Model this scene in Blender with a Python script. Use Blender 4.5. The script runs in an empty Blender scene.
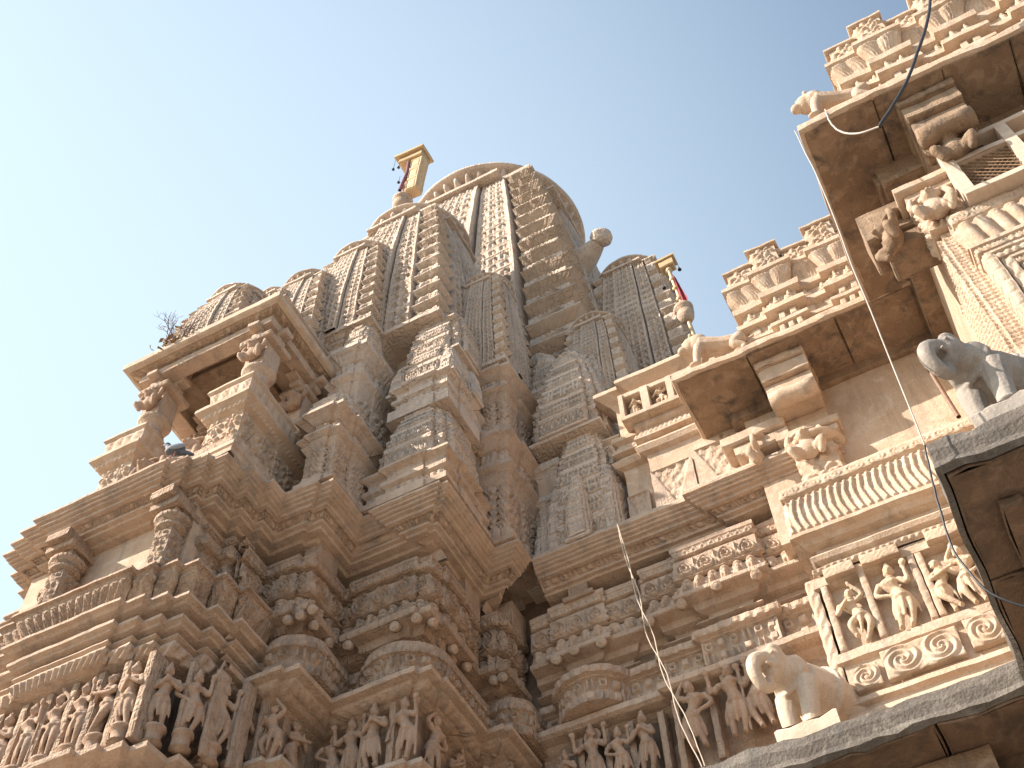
import bpy, math, random
import numpy as np
from mathutils import Vector, Matrix

random.seed(7)
RNG = np.random.RandomState(11)
scene = bpy.context.scene
COL = scene.collection
U = 1.5            # metres per layout unit
EYE = 1.6          # eye height (m); layout z is measured from the eye
R = math.radians

# ------------------------------------------------------------------ camera
yaw, pitch, roll = R(-25.45), R(56.08), R(-2.17)
fw = Vector((math.sin(yaw)*math.cos(pitch), math.cos(yaw)*math.cos(pitch), math.sin(pitch)))
rt = fw.cross(Vector((0, 0, 1))).normalized()
up = rt.cross(fw)
r2 = math.cos(roll)*rt + math.sin(roll)*up
u2 = -math.sin(roll)*rt + math.cos(roll)*up
cd = bpy.data.cameras.new('camera'); cam = bpy.data.objects.new('camera', cd); COL.objects.link(cam)
cam.matrix_world = Matrix(((r2.x, u2.x, -fw.x, 0), (r2.y, u2.y, -fw.y, 0), (r2.z, u2.z, -fw.z, EYE), (0, 0, 0, 1)))
cd.sensor_width = 36; cd.lens = 36*1212/1024; cd.clip_start = 0.1; cd.clip_end = 3000
scene.camera = cam

# ------------------------------------------------------------------ light
sv = Vector((-1.0, -0.70, 0.92)).normalized()      # towards the sun
w = bpy.data.worlds.new('World'); scene.world = w; w.use_nodes = True
nt = w.node_tree; bg = nt.nodes['Background']
sky = nt.nodes.new('ShaderNodeTexSky'); sky.sky_type = 'NISHITA'; sky.sun_disc = False
sky.sun_elevation = math.asin(sv.z); sky.sun_rotation = math.atan2(sv.x, sv.y)
sky.air_density = 1.0; sky.dust_density = 2.0; sky.ozone_density = 0.2
hz = nt.nodes.new('ShaderNodeMix'); hz.data_type = 'RGBA'
hz.inputs[7].default_value = (5.9, 6.35, 7.1, 1)       # haze, thicker low on the sun's side of the sky
tc = nt.nodes.new('ShaderNodeTexCoord'); dp = nt.nodes.new('ShaderNodeVectorMath'); dp.operation = 'DOT_PRODUCT'
dp.inputs[1].default_value = (-0.66, 0.42, 0.62); nt.links.new(tc.outputs['Generated'], dp.inputs[0])
mr = nt.nodes.new('ShaderNodeMapRange'); mr.interpolation_type = 'SMOOTHSTEP'
for k_, v_ in ((1, 0.50), (2, 1.06), (3, 0.08), (4, 0.62)): mr.inputs[k_].default_value = v_
nt.links.new(dp.outputs['Value'], mr.inputs[0]); nt.links.new(mr.outputs[0], hz.inputs[0])
tn = nt.nodes.new('ShaderNodeMix'); tn.data_type = 'RGBA'; tn.blend_type = 'MULTIPLY'; tn.inputs[0].default_value = 1
tn.inputs[7].default_value = (0.94, 1.05, 1.05, 1)
nt.links.new(sky.outputs[0], hz.inputs[6]); nt.links.new(hz.outputs[2], tn.inputs[6]); nt.links.new(tn.outputs[2], bg.inputs[0]); bg.inputs[1].default_value = 0.102
sl = bpy.data.lights.new('sun', 'SUN'); sl.energy = 5.0; sl.angle = R(0.5); sl.color = (1.0, 0.88, 0.76)
so = bpy.data.objects.new('sun', sl); COL.objects.link(so)
so.rotation_euler = sv.to_track_quat('Z', 'Y').to_euler()
scene.view_settings.view_transform = 'Standard'; scene.view_settings.look = 'None'
scene.view_settings.exposure = 1.0; scene.view_settings.gamma = 1.0

# ------------------------------------------------------------------ materials
def stone(name, c1, c2, c3, stain=0.5, bump=0.5, scale=1.0, grey=(0.20, 0.185, 0.17), greyamt=0.35, rough=0.9, fine=1.0, carve_=0.0, cs=9.0):
    m = bpy.data.materials.new(name); m.use_nodes = True; t = m.node_tree; N = t.nodes; L = t.links
    b = N['Principled BSDF']; b.inputs['Roughness'].default_value = rough
    b.inputs['Specular IOR Level'].default_value = 0.15
    geo = N.new('ShaderNodeNewGeometry')
    def noise(s, d=6, r=0.6, dist=0.0, vec=None):
        n = N.new('ShaderNodeTexNoise'); n.inputs['Scale'].default_value = s; n.inputs['Detail'].default_value = d
        n.inputs['Roughness'].default_value = r; n.inputs['Distortion'].default_value = dist
        L.new(vec or geo.outputs['Position'], n.inputs['Vector']); return n
    def ramp(src, a, bb):
        r_ = N.new('ShaderNodeMapRange'); r_.inputs[1].default_value = a; r_.inputs[2].default_value = bb
        r_.clamp = True; L.new(src, r_.inputs[0]); return r_.outputs[0]
    def mix(f, a, bb, typ='MIX', fac=None):
        x = N.new('ShaderNodeMix'); x.data_type = 'RGBA'; x.blend_type = typ
        if f is None: x.inputs[0].default_value = fac
        else: L.new(f, x.inputs[0])
        for s, k in ((a, 6), (bb, 7)):
            if isinstance(s, tuple): x.inputs[k].default_value = (*s, 1)
            else: L.new(s, x.inputs[k])
        return x.outputs[2]
    n1 = noise(0.9*scale); n2 = noise(4.5*scale, 8, 0.65, 0.6); n3 = noise(26*scale, 5, 0.7)
    col = mix(ramp(n1.outputs[0], 0.38, 0.62), c1, c2)
    col = mix(ramp(n2.outputs[0], 0.48, 0.68), col, c3)
    # weather streaks running down the stone
    mp = N.new('ShaderNodeMapping'); mp.inputs['Scale'].default_value = (5.0, 5.0, 0.7)
    L.new(geo.outputs['Position'], mp.inputs[0])
    n4 = noise(0.8, 7, 0.65, 0.4, mp.outputs[0])
    g = N.new('ShaderNodeMath'); g.operation = 'MULTIPLY'; g.inputs[1].default_value = greyamt*1.6
    L.new(ramp(n4.outputs[0], 0.50, 0.72), g.inputs[0])
    col = mix(g.outputs[0], col, grey)
    n5 = noise(2.2*scale, 9, 0.75, 0.2)
    g2 = N.new('ShaderNodeMath'); g2.operation = 'MULTIPLY'; g2.inputs[1].default_value = stain
    L.new(ramp(n5.outputs[0], 0.58, 0.74), g2.inputs[0])
    col = mix(g2.outputs[0], col, (c1[0]*0.33, c1[1]*0.29, c1[2]*0.26))
    n6 = noise(70, 3, 0.6)
    col = mix(ramp(n6.outputs[0], 0.35, 0.7), mix(None, col, (0.62, 0.6, 0.58), 'MULTIPLY', 0.5), col)
    L.new(col, b.inputs['Base Color'])
    h = N.new('ShaderNodeMath'); h.operation = 'ADD'
    L.new(n2.outputs[0], h.inputs[0]); L.new(n3.outputs[0], h.inputs[1])
    bp = N.new('ShaderNodeBump'); bp.inputs['Strength'].default_value = bump; bp.inputs['Distance'].default_value = 0.02*fine
    L.new(h.outputs[0], bp.inputs['Height'])
    v = N.new('ShaderNodeTexVoronoi'); v.inputs['Scale'].default_value = 30*scale; L.new(geo.outputs['Position'], v.inputs['Vector'])
    bp2 = N.new('ShaderNodeBump'); bp2.inputs['Strength'].default_value = bump*0.5; bp2.inputs['Distance'].default_value = 0.012*fine
    L.new(v.outputs['Distance'], bp2.inputs['Height']); L.new(bp.outputs[0], bp2.inputs['Normal'])
    last = bp2.outputs[0]
    if carve_ > 0:
        # shallow chiselled ornament: squarish cells with ridges, in patches
        mp2 = N.new('ShaderNodeMapping'); mp2.inputs['Scale'].default_value = (1, 1, 0.6); L.new(geo.outputs['Position'], mp2.inputs[0])
        for sc_, am_ in ((cs, 1.0), (cs*2.3, 0.6)):
            vv = N.new('ShaderNodeTexVoronoi'); vv.distance = 'CHEBYCHEV'; vv.inputs['Scale'].default_value = sc_; vv.inputs['Randomness'].default_value = 0.45
            L.new(mp2.outputs[0], vv.inputs['Vector'])
            sn = N.new('ShaderNodeMath'); sn.operation = 'SINE'; ml = N.new('ShaderNodeMath'); ml.operation = 'MULTIPLY'; ml.inputs[1].default_value = 13.0
            L.new(vv.outputs['Distance'], ml.inputs[0]); L.new(ml.outputs[0], sn.inputs[0])
            mk = N.new('ShaderNodeMath'); mk.operation = 'MULTIPLY'; L.new(sn.outputs[0], mk.inputs[0]); L.new(ramp(n1.outputs[0], 0.36, 0.52), mk.inputs[1])
            b3 = N.new('ShaderNodeBump'); b3.inputs['Strength'].default_value = carve_*am_; b3.inputs['Distance'].default_value = 0.05/sc_*4
            L.new(mk.outputs[0], b3.inputs['Height']); L.new(last, b3.inputs['Normal']); last = b3.outputs[0]
    L.new(last, b.inputs['Normal'])
    return m

M = {}
M['wall'] = stone('weathered_brown_sandstone', (0.47, 0.34, 0.25), (0.53, 0.40, 0.30), (0.37, 0.255, 0.185), 0.55, 0.6, greyamt=0.35, carve_=.55, cs=11)
M['spire'] = stone('grey_beige_sandstone', (0.68, 0.57, 0.475), (0.62, 0.51, 0.42), (0.70, 0.55, 0.43), 0.28, 0.6, greyamt=0.28, grey=(0.38, 0.36, 0.34), carve_=.5, cs=7)
M['trim'] = stone('pinkish_sandstone', (0.61, 0.475, 0.37), (0.54, 0.41, 0.315), (0.47, 0.335, 0.245), 0.5, 0.55, greyamt=0.4, grey=(0.26, 0.245, 0.23), carve_=.28, cs=12)
M['hall'] = stone('warm_cream_sandstone', (0.62, 0.48, 0.36), (0.55, 0.405, 0.295), (0.67, 0.555, 0.45), 0.5, 0.5, greyamt=0.3)
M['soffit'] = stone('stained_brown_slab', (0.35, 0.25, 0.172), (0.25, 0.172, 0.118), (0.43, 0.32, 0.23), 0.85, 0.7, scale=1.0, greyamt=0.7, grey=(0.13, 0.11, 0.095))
M['dark'] = stone('shade_dark_stone', (0.25, 0.18, 0.13), (0.19, 0.14, 0.105), (0.31, 0.23, 0.17), 0.7, 0.7, greyamt=0.5, grey=(0.10, 0.095, 0.09))  # darker stone: shade of recesses and undersides put into its colour
M['edge'] = stone('grey_worn_stone_edge', (0.20, 0.178, 0.158), (0.14, 0.122, 0.107), (0.27, 0.245, 0.215), 0.6, 0.9, greyamt=0.4, grey=(0.12, 0.12, 0.115))
M['marble'] = stone('pale_marble_stone', (0.66, 0.55, 0.445), (0.60, 0.49, 0.39), (0.55, 0.42, 0.31), 0.2, 0.3, greyamt=0.25, grey=(0.36, 0.33, 0.30))
M['greymarble'] = stone('grey_marble_stone', (0.40, 0.36, 0.32), (0.33, 0.295, 0.265), (0.47, 0.415, 0.36), 0.4, 0.4, greyamt=0.5, grey=(0.18, 0.175, 0.17))
M['figure'] = stone('carved_figure_stone', (0.50, 0.35, 0.255), (0.56, 0.41, 0.31), (0.42, 0.29, 0.205), 0.35, 0.8, greyamt=0.3, scale=1.6)
M['figure_light'] = stone('pale_carved_figure_stone', (0.63, 0.485, 0.35), (0.57, 0.43, 0.305), (0.67, 0.555, 0.43), 0.2, 0.5, greyamt=0.1)
M['ground'] = stone('courtyard_paving_stone', (0.30, 0.25, 0.20), (0.26, 0.22, 0.18), (0.33, 0.28, 0.23), 0.3, 0.5, scale=0.4, greyamt=0.1)

def plain(name, c, rough=0.6, metal=0.0):
    m = bpy.data.materials.new(name); m.use_nodes = True; t = m.node_tree; b = t.nodes['Principled BSDF']
    b.inputs['Roughness'].default_value = rough; b.inputs['Metallic'].default_value = metal
    n = t.nodes.new('ShaderNodeTexNoise'); n.inputs['Scale'].default_value = 14; n.inputs['Detail'].default_value = 5
    g = t.nodes.new('ShaderNodeNewGeometry'); t.links.new(g.outputs['Position'], n.inputs['Vector'])
    x = t.nodes.new('ShaderNodeMix'); x.data_type = 'RGBA'; t.links.new(n.outputs[0], x.inputs[0])
    x.inputs[6].default_value = (c[0]*0.72, c[1]*0.70, c[2]*0.68, 1); x.inputs[7].default_value = (min(1, c[0]*1.2), min(1, c[1]*1.2), min(1, c[2]*1.2), 1)
    t.links.new(x.outputs[2], b.inputs['Base Color']); return m
M['black_cable'] = plain('black_rubber', (0.03, 0.03, 0.033), 0.5)
M['white_cable'] = plain('dirty_white_cord', (0.50, 0.43, 0.35), 0.7)
M['grey_cable'] = plain('grey_cord', (0.42, 0.38, 0.34), 0.7)
M['gold'] = plain('gilded_metal', (0.56, 0.41, 0.23), 0.5, 0.35)
M['gold_paint'] = plain('ochre_paint', (0.62, 0.45, 0.26), 0.65)
M['red'] = plain('red_cloth', (0.30, 0.05, 0.07), 0.9)
M['purple'] = plain('faded_purple_cloth', (0.22, 0.10, 0.14), 0.9)
M['bell'] = plain('dark_bronze', (0.05, 0.045, 0.06), 0.4, 0.6)
M['twig'] = plain('dry_bark', (0.17, 0.12, 0.11), 0.9)
M['leafdry'] = plain('dry_leaf', (0.26, 0.17, 0.09), 0.9)
M['wood'] = plain('pale_painted_frame', (0.56, 0.46, 0.37), 0.75)
M['brasswire'] = plain('rusty_wire_mesh', (0.30, 0.19, 0.11), 0.6)
M['pigeon'] = plain('pigeon_grey', (0.11, 0.125, 0.155), 0.7)
M['pigeonpale'] = plain('pigeon_pale_grey', (0.30, 0.32, 0.36), 0.7)
M['pink'] = plain('pink_skin', (0.5, 0.22, 0.18), 0.7)
M['rod'] = plain('rusty_rod', (0.20, 0.12, 0.08), 0.6)

# ------------------------------------------------------------------ mesh helpers
def wob(v):
    """slow, position-bound unevenness of hand-cut stone (keeps seams closed)"""
    x, y, z = v[:, 0], v[:, 1], v[:, 2]
    o = np.empty_like(v)
    o[:, 0] = np.sin(3.1*z+1.7*y)+0.6*np.sin(9.3*y+5.1*z+1)+0.5*np.sin(31*z+17*x)
    o[:, 1] = np.sin(2.7*z+2.3*x)+0.6*np.sin(8.1*x+6.3*z+2)+0.5*np.sin(29*z+23*x)
    o[:, 2] = np.sin(2.9*x+2.1*y)+0.6*np.sin(10.7*x+7*y+3)+0.5*np.sin(33*x+19*y)+0.3*np.sin(71*x+53*y)
    return o

class MB:
    def __init__(s): s.v = []; s.f = []; s.n = 0
    def raw(s, v, f):
        v = np.asarray(v, float); f = np.asarray(f, int)
        s.v.append(v)
        if f.shape[1] == 3: f = np.c_[f, -np.ones(len(f), int)-s.n]
        s.f.append(f+s.n); s.n += len(v)
    def grid(s, P, closeu=False):
        nu, nv = P.shape[:2]
        i = np.arange(nu*nv).reshape(nu, nv)
        if closeu: i = np.vstack([i, i[:1]])
        f = np.stack([i[:-1, :-1], i[1:, :-1], i[1:, 1:], i[:-1, 1:]], -1).reshape(-1, 4)
        s.raw(P.reshape(-1, 3), f)
    def build(s, name, mat, parent=None, o=None, amp=0.0035, smooth=False):
        v = np.concatenate(s.v); f = np.concatenate(s.f)
        v = v + amp*wob(v)
        if o is None: o = parent['_o'] if parent is not None else v.mean(0)
        o = np.array(o, float)
        v = (v-o)*U
        tri = f[:, 3] < 0
        me = bpy.data.meshes.new(name)
        q = f[~tri]; t = f[tri][:, :3]
        me.vertices.add(len(v)); me.vertices.foreach_set('co', v.ravel())
        nl = q.size+t.size; me.loops.add(nl); me.loops.foreach_set('vertex_index', np.concatenate([q.ravel(), t.ravel()]).astype(np.int32))
        me.polygons.add(len(q)+len(t))
        st = np.concatenate([np.arange(len(q))*4, len(q)*4+np.arange(len(t))*3]).astype(np.int32)
        me.polygons.foreach_set('loop_start', st)
        me.update(calc_edges=True); me.validate()
        if smooth: me.polygons.foreach_set('use_smooth', np.ones(len(me.polygons), bool))
        me.materials.append(M[mat])
        ob = bpy.data.objects.new(name, me); COL.objects.link(ob)
        if parent is not None:
            ob.parent = parent
            po = np.array(parent['_o']); ob.location = (o-po)*U
        else: ob.location = o*U+np.array([0, 0, EYE])
        ob['_o'] = [float(a) for a in o]
        return ob

def thing(name, label, cat, o, group=None):
    e = bpy.data.objects.new(name, None); COL.objects.link(e)
    e.empty_display_size = 0.2
    e.location = (o[0]*U, o[1]*U, o[2]*U+EYE); e['_o'] = [float(a) for a in o]
    e['label'] = label; e['category'] = cat
    if group: e['group'] = group
    return e
def tag(o, label, cat, group=None):
    o['label'] = label; o['category'] = cat
    if group: o['group'] = group
    return o

# ---- relief patterns: a,b in 0..1 inside a cell, i,j cell numbers; return height 0..1
def sst(x, a, b): t = np.clip((x-a)/(b-a), 0, 1); return t*t*(3-2*t)
def P_ring(a, b, i, j):
    r = np.hypot(a-.5, (b-.5)); return 1-sst(r, .10, .19)*(1-sst(r, .30, .42))
def P_jali(a, b, i, j):
    r = np.hypot(a-.5, (b-.42)*1.05)
    hole = sst(.40-r, 0, .09)*(1-sst(.20-r, 0, .07))*(1-.9*((b < .3) & (abs(a-.5) < .16)))
    slot = sst(b, .84, .89)*(1-sst(b, .93, .98))*sst(.49-abs(a-.5), 0, .04)
    return 1-np.maximum(hole, .95*slot)
def P_fret(a, b, i, j):
    k = (i*7+j*13+i*j*3) % 4
    sq = np.maximum(abs(a-.5), abs(b-.5)); r = np.hypot(a-.5, b-.5)
    h0 = 1-sst(.36-sq, 0, .08)*(1-sst(.17-sq, 0, .08))
    h1 = 1-sst(.11-abs(a-.3), 0, .06)*sst(.40-abs(b-.5), 0, .05)-sst(.11-abs(a-.72), 0, .06)*sst(.40-abs(b-.5), 0, .05)
    h2 = 1-sst(.38-r, 0, .08)*(1-sst(.2-r, 0, .06))
    h3 = 1-sst(.33-sq, 0, .08)
    return np.choose(k % 4, [h0, h1, h2, h3])
def P_scroll(a, b, i, j):
    x, y = a-.5, b-.5; x = np.where(i % 2 == 0, x, -x)
    r = np.hypot(x, y)+1e-4; th = np.arctan2(y, x)
    h = .5+.5*np.sin(2*th+14*r**.8*2.2)
    return h*(1-sst(r, .46, .56))+.25*sst(r, .5, .6)
def P_floral(a, b, i, j):
    x, y = a-.5, b-.5; r = np.hypot(x, y)+1e-4; th = np.arctan2(y, x)
    pet = .5+.5*np.cos(6*th+i*1.3+3*r)
    return np.maximum(sst(pet, .3, .7)*sst(r, .12, .17)*(1-sst(r, .40, .47)), 1-sst(r, .07, .12))
def P_heart(a, b, i, j):
    x, y = (a-.5)*2, (b-.45)*2
    r = np.hypot(x, y-.55*np.sqrt(np.abs(x)+.001))
    return np.maximum(np.maximum(sst(.14-abs(r-.72), 0, .08), sst(.13-abs(r-.36), 0, .08)), sst(abs(x), .90, .96))
def P_leaf(a, b, i, j):
    s = a+.18*np.sin(b*2.6); s = s-np.floor(s); w_ = np.abs(s-.5)*2
    return (1-w_**2)*(.75+.25*np.cos(8*np.pi*np.clip(w_, 0, 1)))*sst(b, 0, .15)
def P_wave(a, b, i, j):
    s = (a+.55*np.sin(b*3.0+.4)) % 1.0
    return .5+.42*np.sin(2*np.pi*s)+.20*np.sin(6*np.pi*s+1)
def P_saw(a, b, i, j):
    w_ = np.abs(a-.5)*2
    return sst(b-.08-.62*w_**1.4, 0, .1)*(1-.35*sst(.22-np.hypot(a-.5, (b-.62)), 0, .1))
def P_dent(a, b, i, j):
    return sst(.34-np.abs(a-.5), 0, .07)*sst(.45-abs(b-.5), 0, .05)
def P_bead(a, b, i, j):
    return np.sqrt(np.clip(1-((a-.5)/.42)**2-((b-.5)/.48)**2, 0, 1))
def P_folk(a, b, i, j):
    lean = .07*np.sin(i*2.3); x = a-.5-lean*(b-.5)
    head = np.sqrt(np.clip(1-(x/.17)**2-((b-.80)/.15)**2, 0, 1))
    body = np.sqrt(np.clip(1-(x/.25)**2-((b-.50)/.22)**2, 0, 1))
    legs = np.sqrt(np.clip(1-(x/.40)**2-((b-.18)/.17)**2, 0, 1))
    arm = .7*np.sqrt(np.clip(1-((x-.27*np.cos(i*3.1))/.12)**2-((b-.48)/.30)**2, 0, 1))
    return np.maximum.reduce([head, body, legs, arm])
def P_rope(a, b, i, j): return .5+.5*np.sin(2*np.pi*(a+b*.8))
def P_rib(a, b, i, j): return np.sqrt(np.clip(1-((a-.5)/.42)**2, 0, 1))
def P_shrine(a, b, i, j):
    post = sst(.09-np.abs(np.abs(a-.5)-.36), 0, .05)
    arch = sst(.08-np.abs(np.hypot((a-.5), (b-.62))-.30), 0, .04)*(b > .55)
    return np.maximum.reduce([post*(b < .75), arch, sst(b, .86, .93), sst(.1-b, 0, .05), .8*np.sqrt(np.clip(1-((a-.5)/.16)**2-((b-.42)/.3)**2, 0, 1))])
def P_brick(a, b, i, j):
    return sst(np.minimum(b, 1-b), 0.02, .10)*sst(np.minimum((a+.5*(j % 2)) % 1, 1-(a+.5*(j % 2)) % 1), 0.0, .05)
def P_arch(a, b, i, j):
    r = np.hypot((a-.5)*1.0, b*.8); return sst(.48-r, 0, .05)*(1-sst(.36-r, 0, .05)*.9)+.7*sst(.2-r, 0, .06)
def P_rubble(a, b, i, j):
    return (np.sin(a*7+i*2.1+b*5)*np.cos(b*9+j*1.7+a*3)+np.sin(a*15+b*11+i)*.5)*.33+.5
def P_pedi(a, b, i, j):
    tri = sst((1-np.abs(a-.5)*2.2)-b, 0, .06)
    st = .5+.5*np.sign(np.sin(26*a)*np.sin(22*b)); rr = .5+.5*np.sin(30*np.hypot(a-.5, b-.1))
    return tri*(.35+.35*rr+.3*st)
def P_panel(a, b, i, j):
    m_ = np.minimum(np.minimum(a, 1-a), np.minimum(b, 1-b)); return 1-sst(m_, .07, .11)*(1-sst(m_, .17, .22)*.8)
PAT = {k[2:]: v for k, v in list(globals().items()) if k.startswith('P_')}

def relief(mb, C, Lu, Lv, pat, res, out=None):
    """C(u[0..1],v[0..1]) -> (...,3) base surface; displaced outwards by the carving"""
    name, rows, depth = pat[0], pat[1], pat[2]
    asp = pat[3] if len(pat) > 3 else 1.0
    nu = max(2, int(math.ceil(Lu/res))+1); nv = max(2, int(math.ceil(Lv/res))+1)
    u = np.linspace(0, 1, nu); v = np.linspace(0, 1, nv)
    uu, vv = np.meshgrid(u, v, indexing='ij')
    P = C(uu, vv)
    cell = Lv/rows*asp; nc = max(1, int(round(Lu/cell)))
    cu = uu*nc; cv = vv*rows
    i = np.minimum(np.floor(cu), nc-1).astype(int); j = np.minimum(np.floor(cv), rows-1).astype(int)
    h = PAT[name](cu-i, cv-j, i, j)
    du = np.gradient(P, axis=0); dv = np.gradient(P, axis=1)
    n = np.cross(du, dv); n /= (np.linalg.norm(n, axis=-1, keepdims=True)+1e-9)
    if out is not None and n[nu//2, nv//2] @ np.array(out) < 0: n = -n
    h = h*depth
    h[0, :] = 0; h[-1, :] = 0; h[:, 0] = 0; h[:, -1] = 0
    mb.grid(P+n*h[..., None])

def runs_of(path, closed=False):
    """path: list of (x,y) or ('arc',cx,cy,r,a0,a1)"""
    runs = []; last = None; first = None
    for p in path:
        if isinstance(p[0], str):
            _, cx, cy, r, a0, a1 = p
            a = np.radians(np.linspace(a0, a1, 15)); pts = np.c_[cx+r*np.cos(a), cy+r*np.sin(a)]
            if last is not None and np.hypot(*(last-pts[0])) > 1e-4: runs.append(np.array([last, pts[0]]))
            runs.append(pts); last = pts[-1]
            if first is None: first = pts[0]
        else:
            p = np.array(p, float)
            if last is not None: runs.append(np.array([last, p]))
            else: first = p
            last = p
    if closed: runs.append(np.array([last, first]))
    return runs
def sweep(mb, path, prof, res=0.016, closed=False, cap=None, only=None):
    runs = runs_of(path, closed); K = len(runs)
    def nrm(d): d = d/np.linalg.norm(d); return np.array([d[1], -d[0]])
    sn = [nrm(r[1]-r[0]) for r in runs]; en = [nrm(r[-1]-r[-2]) for r in runs]
    ms, me_ = [None]*K, [None]*K
    for k in range(K):
        pk = (k-1) % K
        if k > 0 or closed:
            n1, n2 = en[pk], sn[k]; m_ = (n1+n2)/max(.3, 1+n1 @ n2); ms[k] = m_; me_[pk] = m_
    for k in range(K):
        if ms[k] is None: ms[k] = sn[k]
        if me_[k] is None: me_[k] = en[k]
    for k, r in enumerate(runs):
        seg = np.r_[0, np.cumsum(np.hypot(*np.diff(r, axis=0).T))]; L = seg[-1]
        if L < 1e-5: continue
        nn = np.zeros_like(r)
        if len(r) == 2: nn[0], nn[1] = ms[k], me_[k]
        else:
            t_ = np.gradient(r, axis=0); t_ /= np.linalg.norm(t_, axis=1, keepdims=True); nn = np.c_[t_[:, 1], -t_[:, 0]]
            nn[0], nn[-1] = ms[k], me_[k]
        def C0(u, o, z):
            s = u*L
            x = np.interp(s, seg, r[:, 0]); y = np.interp(s, seg, r[:, 1])
            mx = np.interp(s, seg, nn[:, 0]); my = np.interp(s, seg, nn[:, 1])
            return np.stack([x+mx*o, y+my*o, z], -1)
        for a, b in zip(prof[:-1], prof[1:]):
            pat = a[2] if len(a) > 2 else None
            h = math.hypot(b[0]-a[0], b[1]-a[1])
            if h < 1e-6: continue
            f = lambda u, v, a=a, b=b: C0(u, a[0]+(b[0]-a[0])*v, a[1]+(b[1]-a[1])*v)
            if pat and L > 0.03: relief(mb, f, L, h, pat, res, (nn[0][0]+nn[-1][0], nn[0][1]+nn[-1][1], 0.0))
            else:
                nu = max(2, int(L/.12)+2) if len(r) == 2 else 15
                u, v = np.meshgrid(np.linspace(0, 1, nu), np.array([0, 1.]), indexing='ij')
                mb.grid(f(u, v))
        if cap is not None: pass
def capface(mb, path, off, z, flip=False):
    """flat fan over a convex-ish path"""
    runs = runs_of(path, True); pts = np.array([r[0] for r in runs]); c = pts.mean(0)
    for q in range(len(pts)):
        a, b = pts[q], pts[(q+1) % len(pts)]
        mb.raw([(c[0], c[1], z), (a[0], a[1], z), (b[0], b[1], z)], [(0, 1, 2)])
def rectpath(x0, x1, y0, y1): return [(x0, y1), (x0, y0), (x1, y0), (x1, y1)]   # left, front, right, back
def cbox(mb, x0, x1, y0, y1, z0, z1, b=0.008, pat=None, res=.016):
    p = rectpath(x0, x1, y0, y1)
    pr = [(-b, z0), (0, z0+b, pat), (0, z1-b), (-b, z1)]
    sweep(mb, p, pr, res, closed=True)
    for z in (z0, z1):
        n = 3; X, Y = np.meshgrid(np.linspace(x0+b, x1-b, n), np.linspace(y0+b, y1-b, n), indexing='ij')
        mb.grid(np.stack([X, Y, np.full_like(X, z)], -1))
def hplane(mb, x0, x1, y0, y1, z, res=.2):
    nx = max(2, int(abs(x1-x0)/res)+1); ny = max(2, int(abs(y1-y0)/res)+1)
    X, Y = np.meshgrid(np.linspace(x0, x1, nx), np.linspace(y0, y1, ny), indexing='ij')
    mb.grid(np.stack([X, Y, np.full_like(X, z)], -1))
def lathe(mb, c, prof, n=32, ribs=0, amp=0.0, axis=None):
    a = np.linspace(0, 2*np.pi, n, endpoint=False)
    pr = np.array([(p[0], p[1]) for p in prof]); k = np.array([p[2] if len(p) > 2 else 0 for p in prof])
    rr = pr[None, :, 0]*(1+amp*k[None]*(np.abs(np.cos(a*ribs/2))[:, None]-.5))
    P = np.stack([c[0]+rr*np.cos(a)[:, None], c[1]+rr*np.sin(a)[:, None], c[2]+np.broadcast_to(pr[None, :, 1], rr.shape)], -1)
    if axis is not None:
        Q = np.array(Vector((0, 0, 1)).rotation_difference(Vector(axis)).to_matrix()); P = (P-np.array(c)) @ Q.T+np.array(c)
    mb.grid(P, closeu=True)
def tube(mb, pts, r, n=7):
    pts = np.array(pts, float); r = np.broadcast_to(np.array(r, float), (len(pts),))
    t = np.gradient(pts, axis=0); t /= (np.linalg.norm(t, axis=1, keepdims=True)+1e-9)
    a = np.linspace(0, 2*np.pi, n, endpoint=False); P = []
    ref = np.array([0.13, 0.21, 0.97]) if abs(t[:, 2]).max() < .9 else np.array([0.95, 0.3, 0.05])
    for p, d, q in zip(pts, t, r):
        x = np.cross(d, ref); x /= np.linalg.norm(x)+1e-9; y = np.cross(d, x)
        P.append(p+q*(np.cos(a)[:, None]*x+np.sin(a)[:, None]*y))
    mb.grid(np.array(P).transpose(1, 0, 2), closeu=True)
def smoothpts(pts, n=8):
    pts = np.array(pts, float); out = []
    P = np.vstack([2*pts[0]-pts[1], pts, 2*pts[-1]-pts[-2]])
    for i in range(1, len(P)-2):
        for t in np.linspace(0, 1, n, endpoint=False):
            out.append(.5*((2*P[i])+(-P[i-1]+P[i+1])*t+(2*P[i-1]-5*P[i]+4*P[i+1]-P[i+2])*t*t+(-P[i-1]+3*P[i]-3*P[i+1]+P[i+2])*t**3))
    out.append(pts[-1]); return np.array(out)

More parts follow.
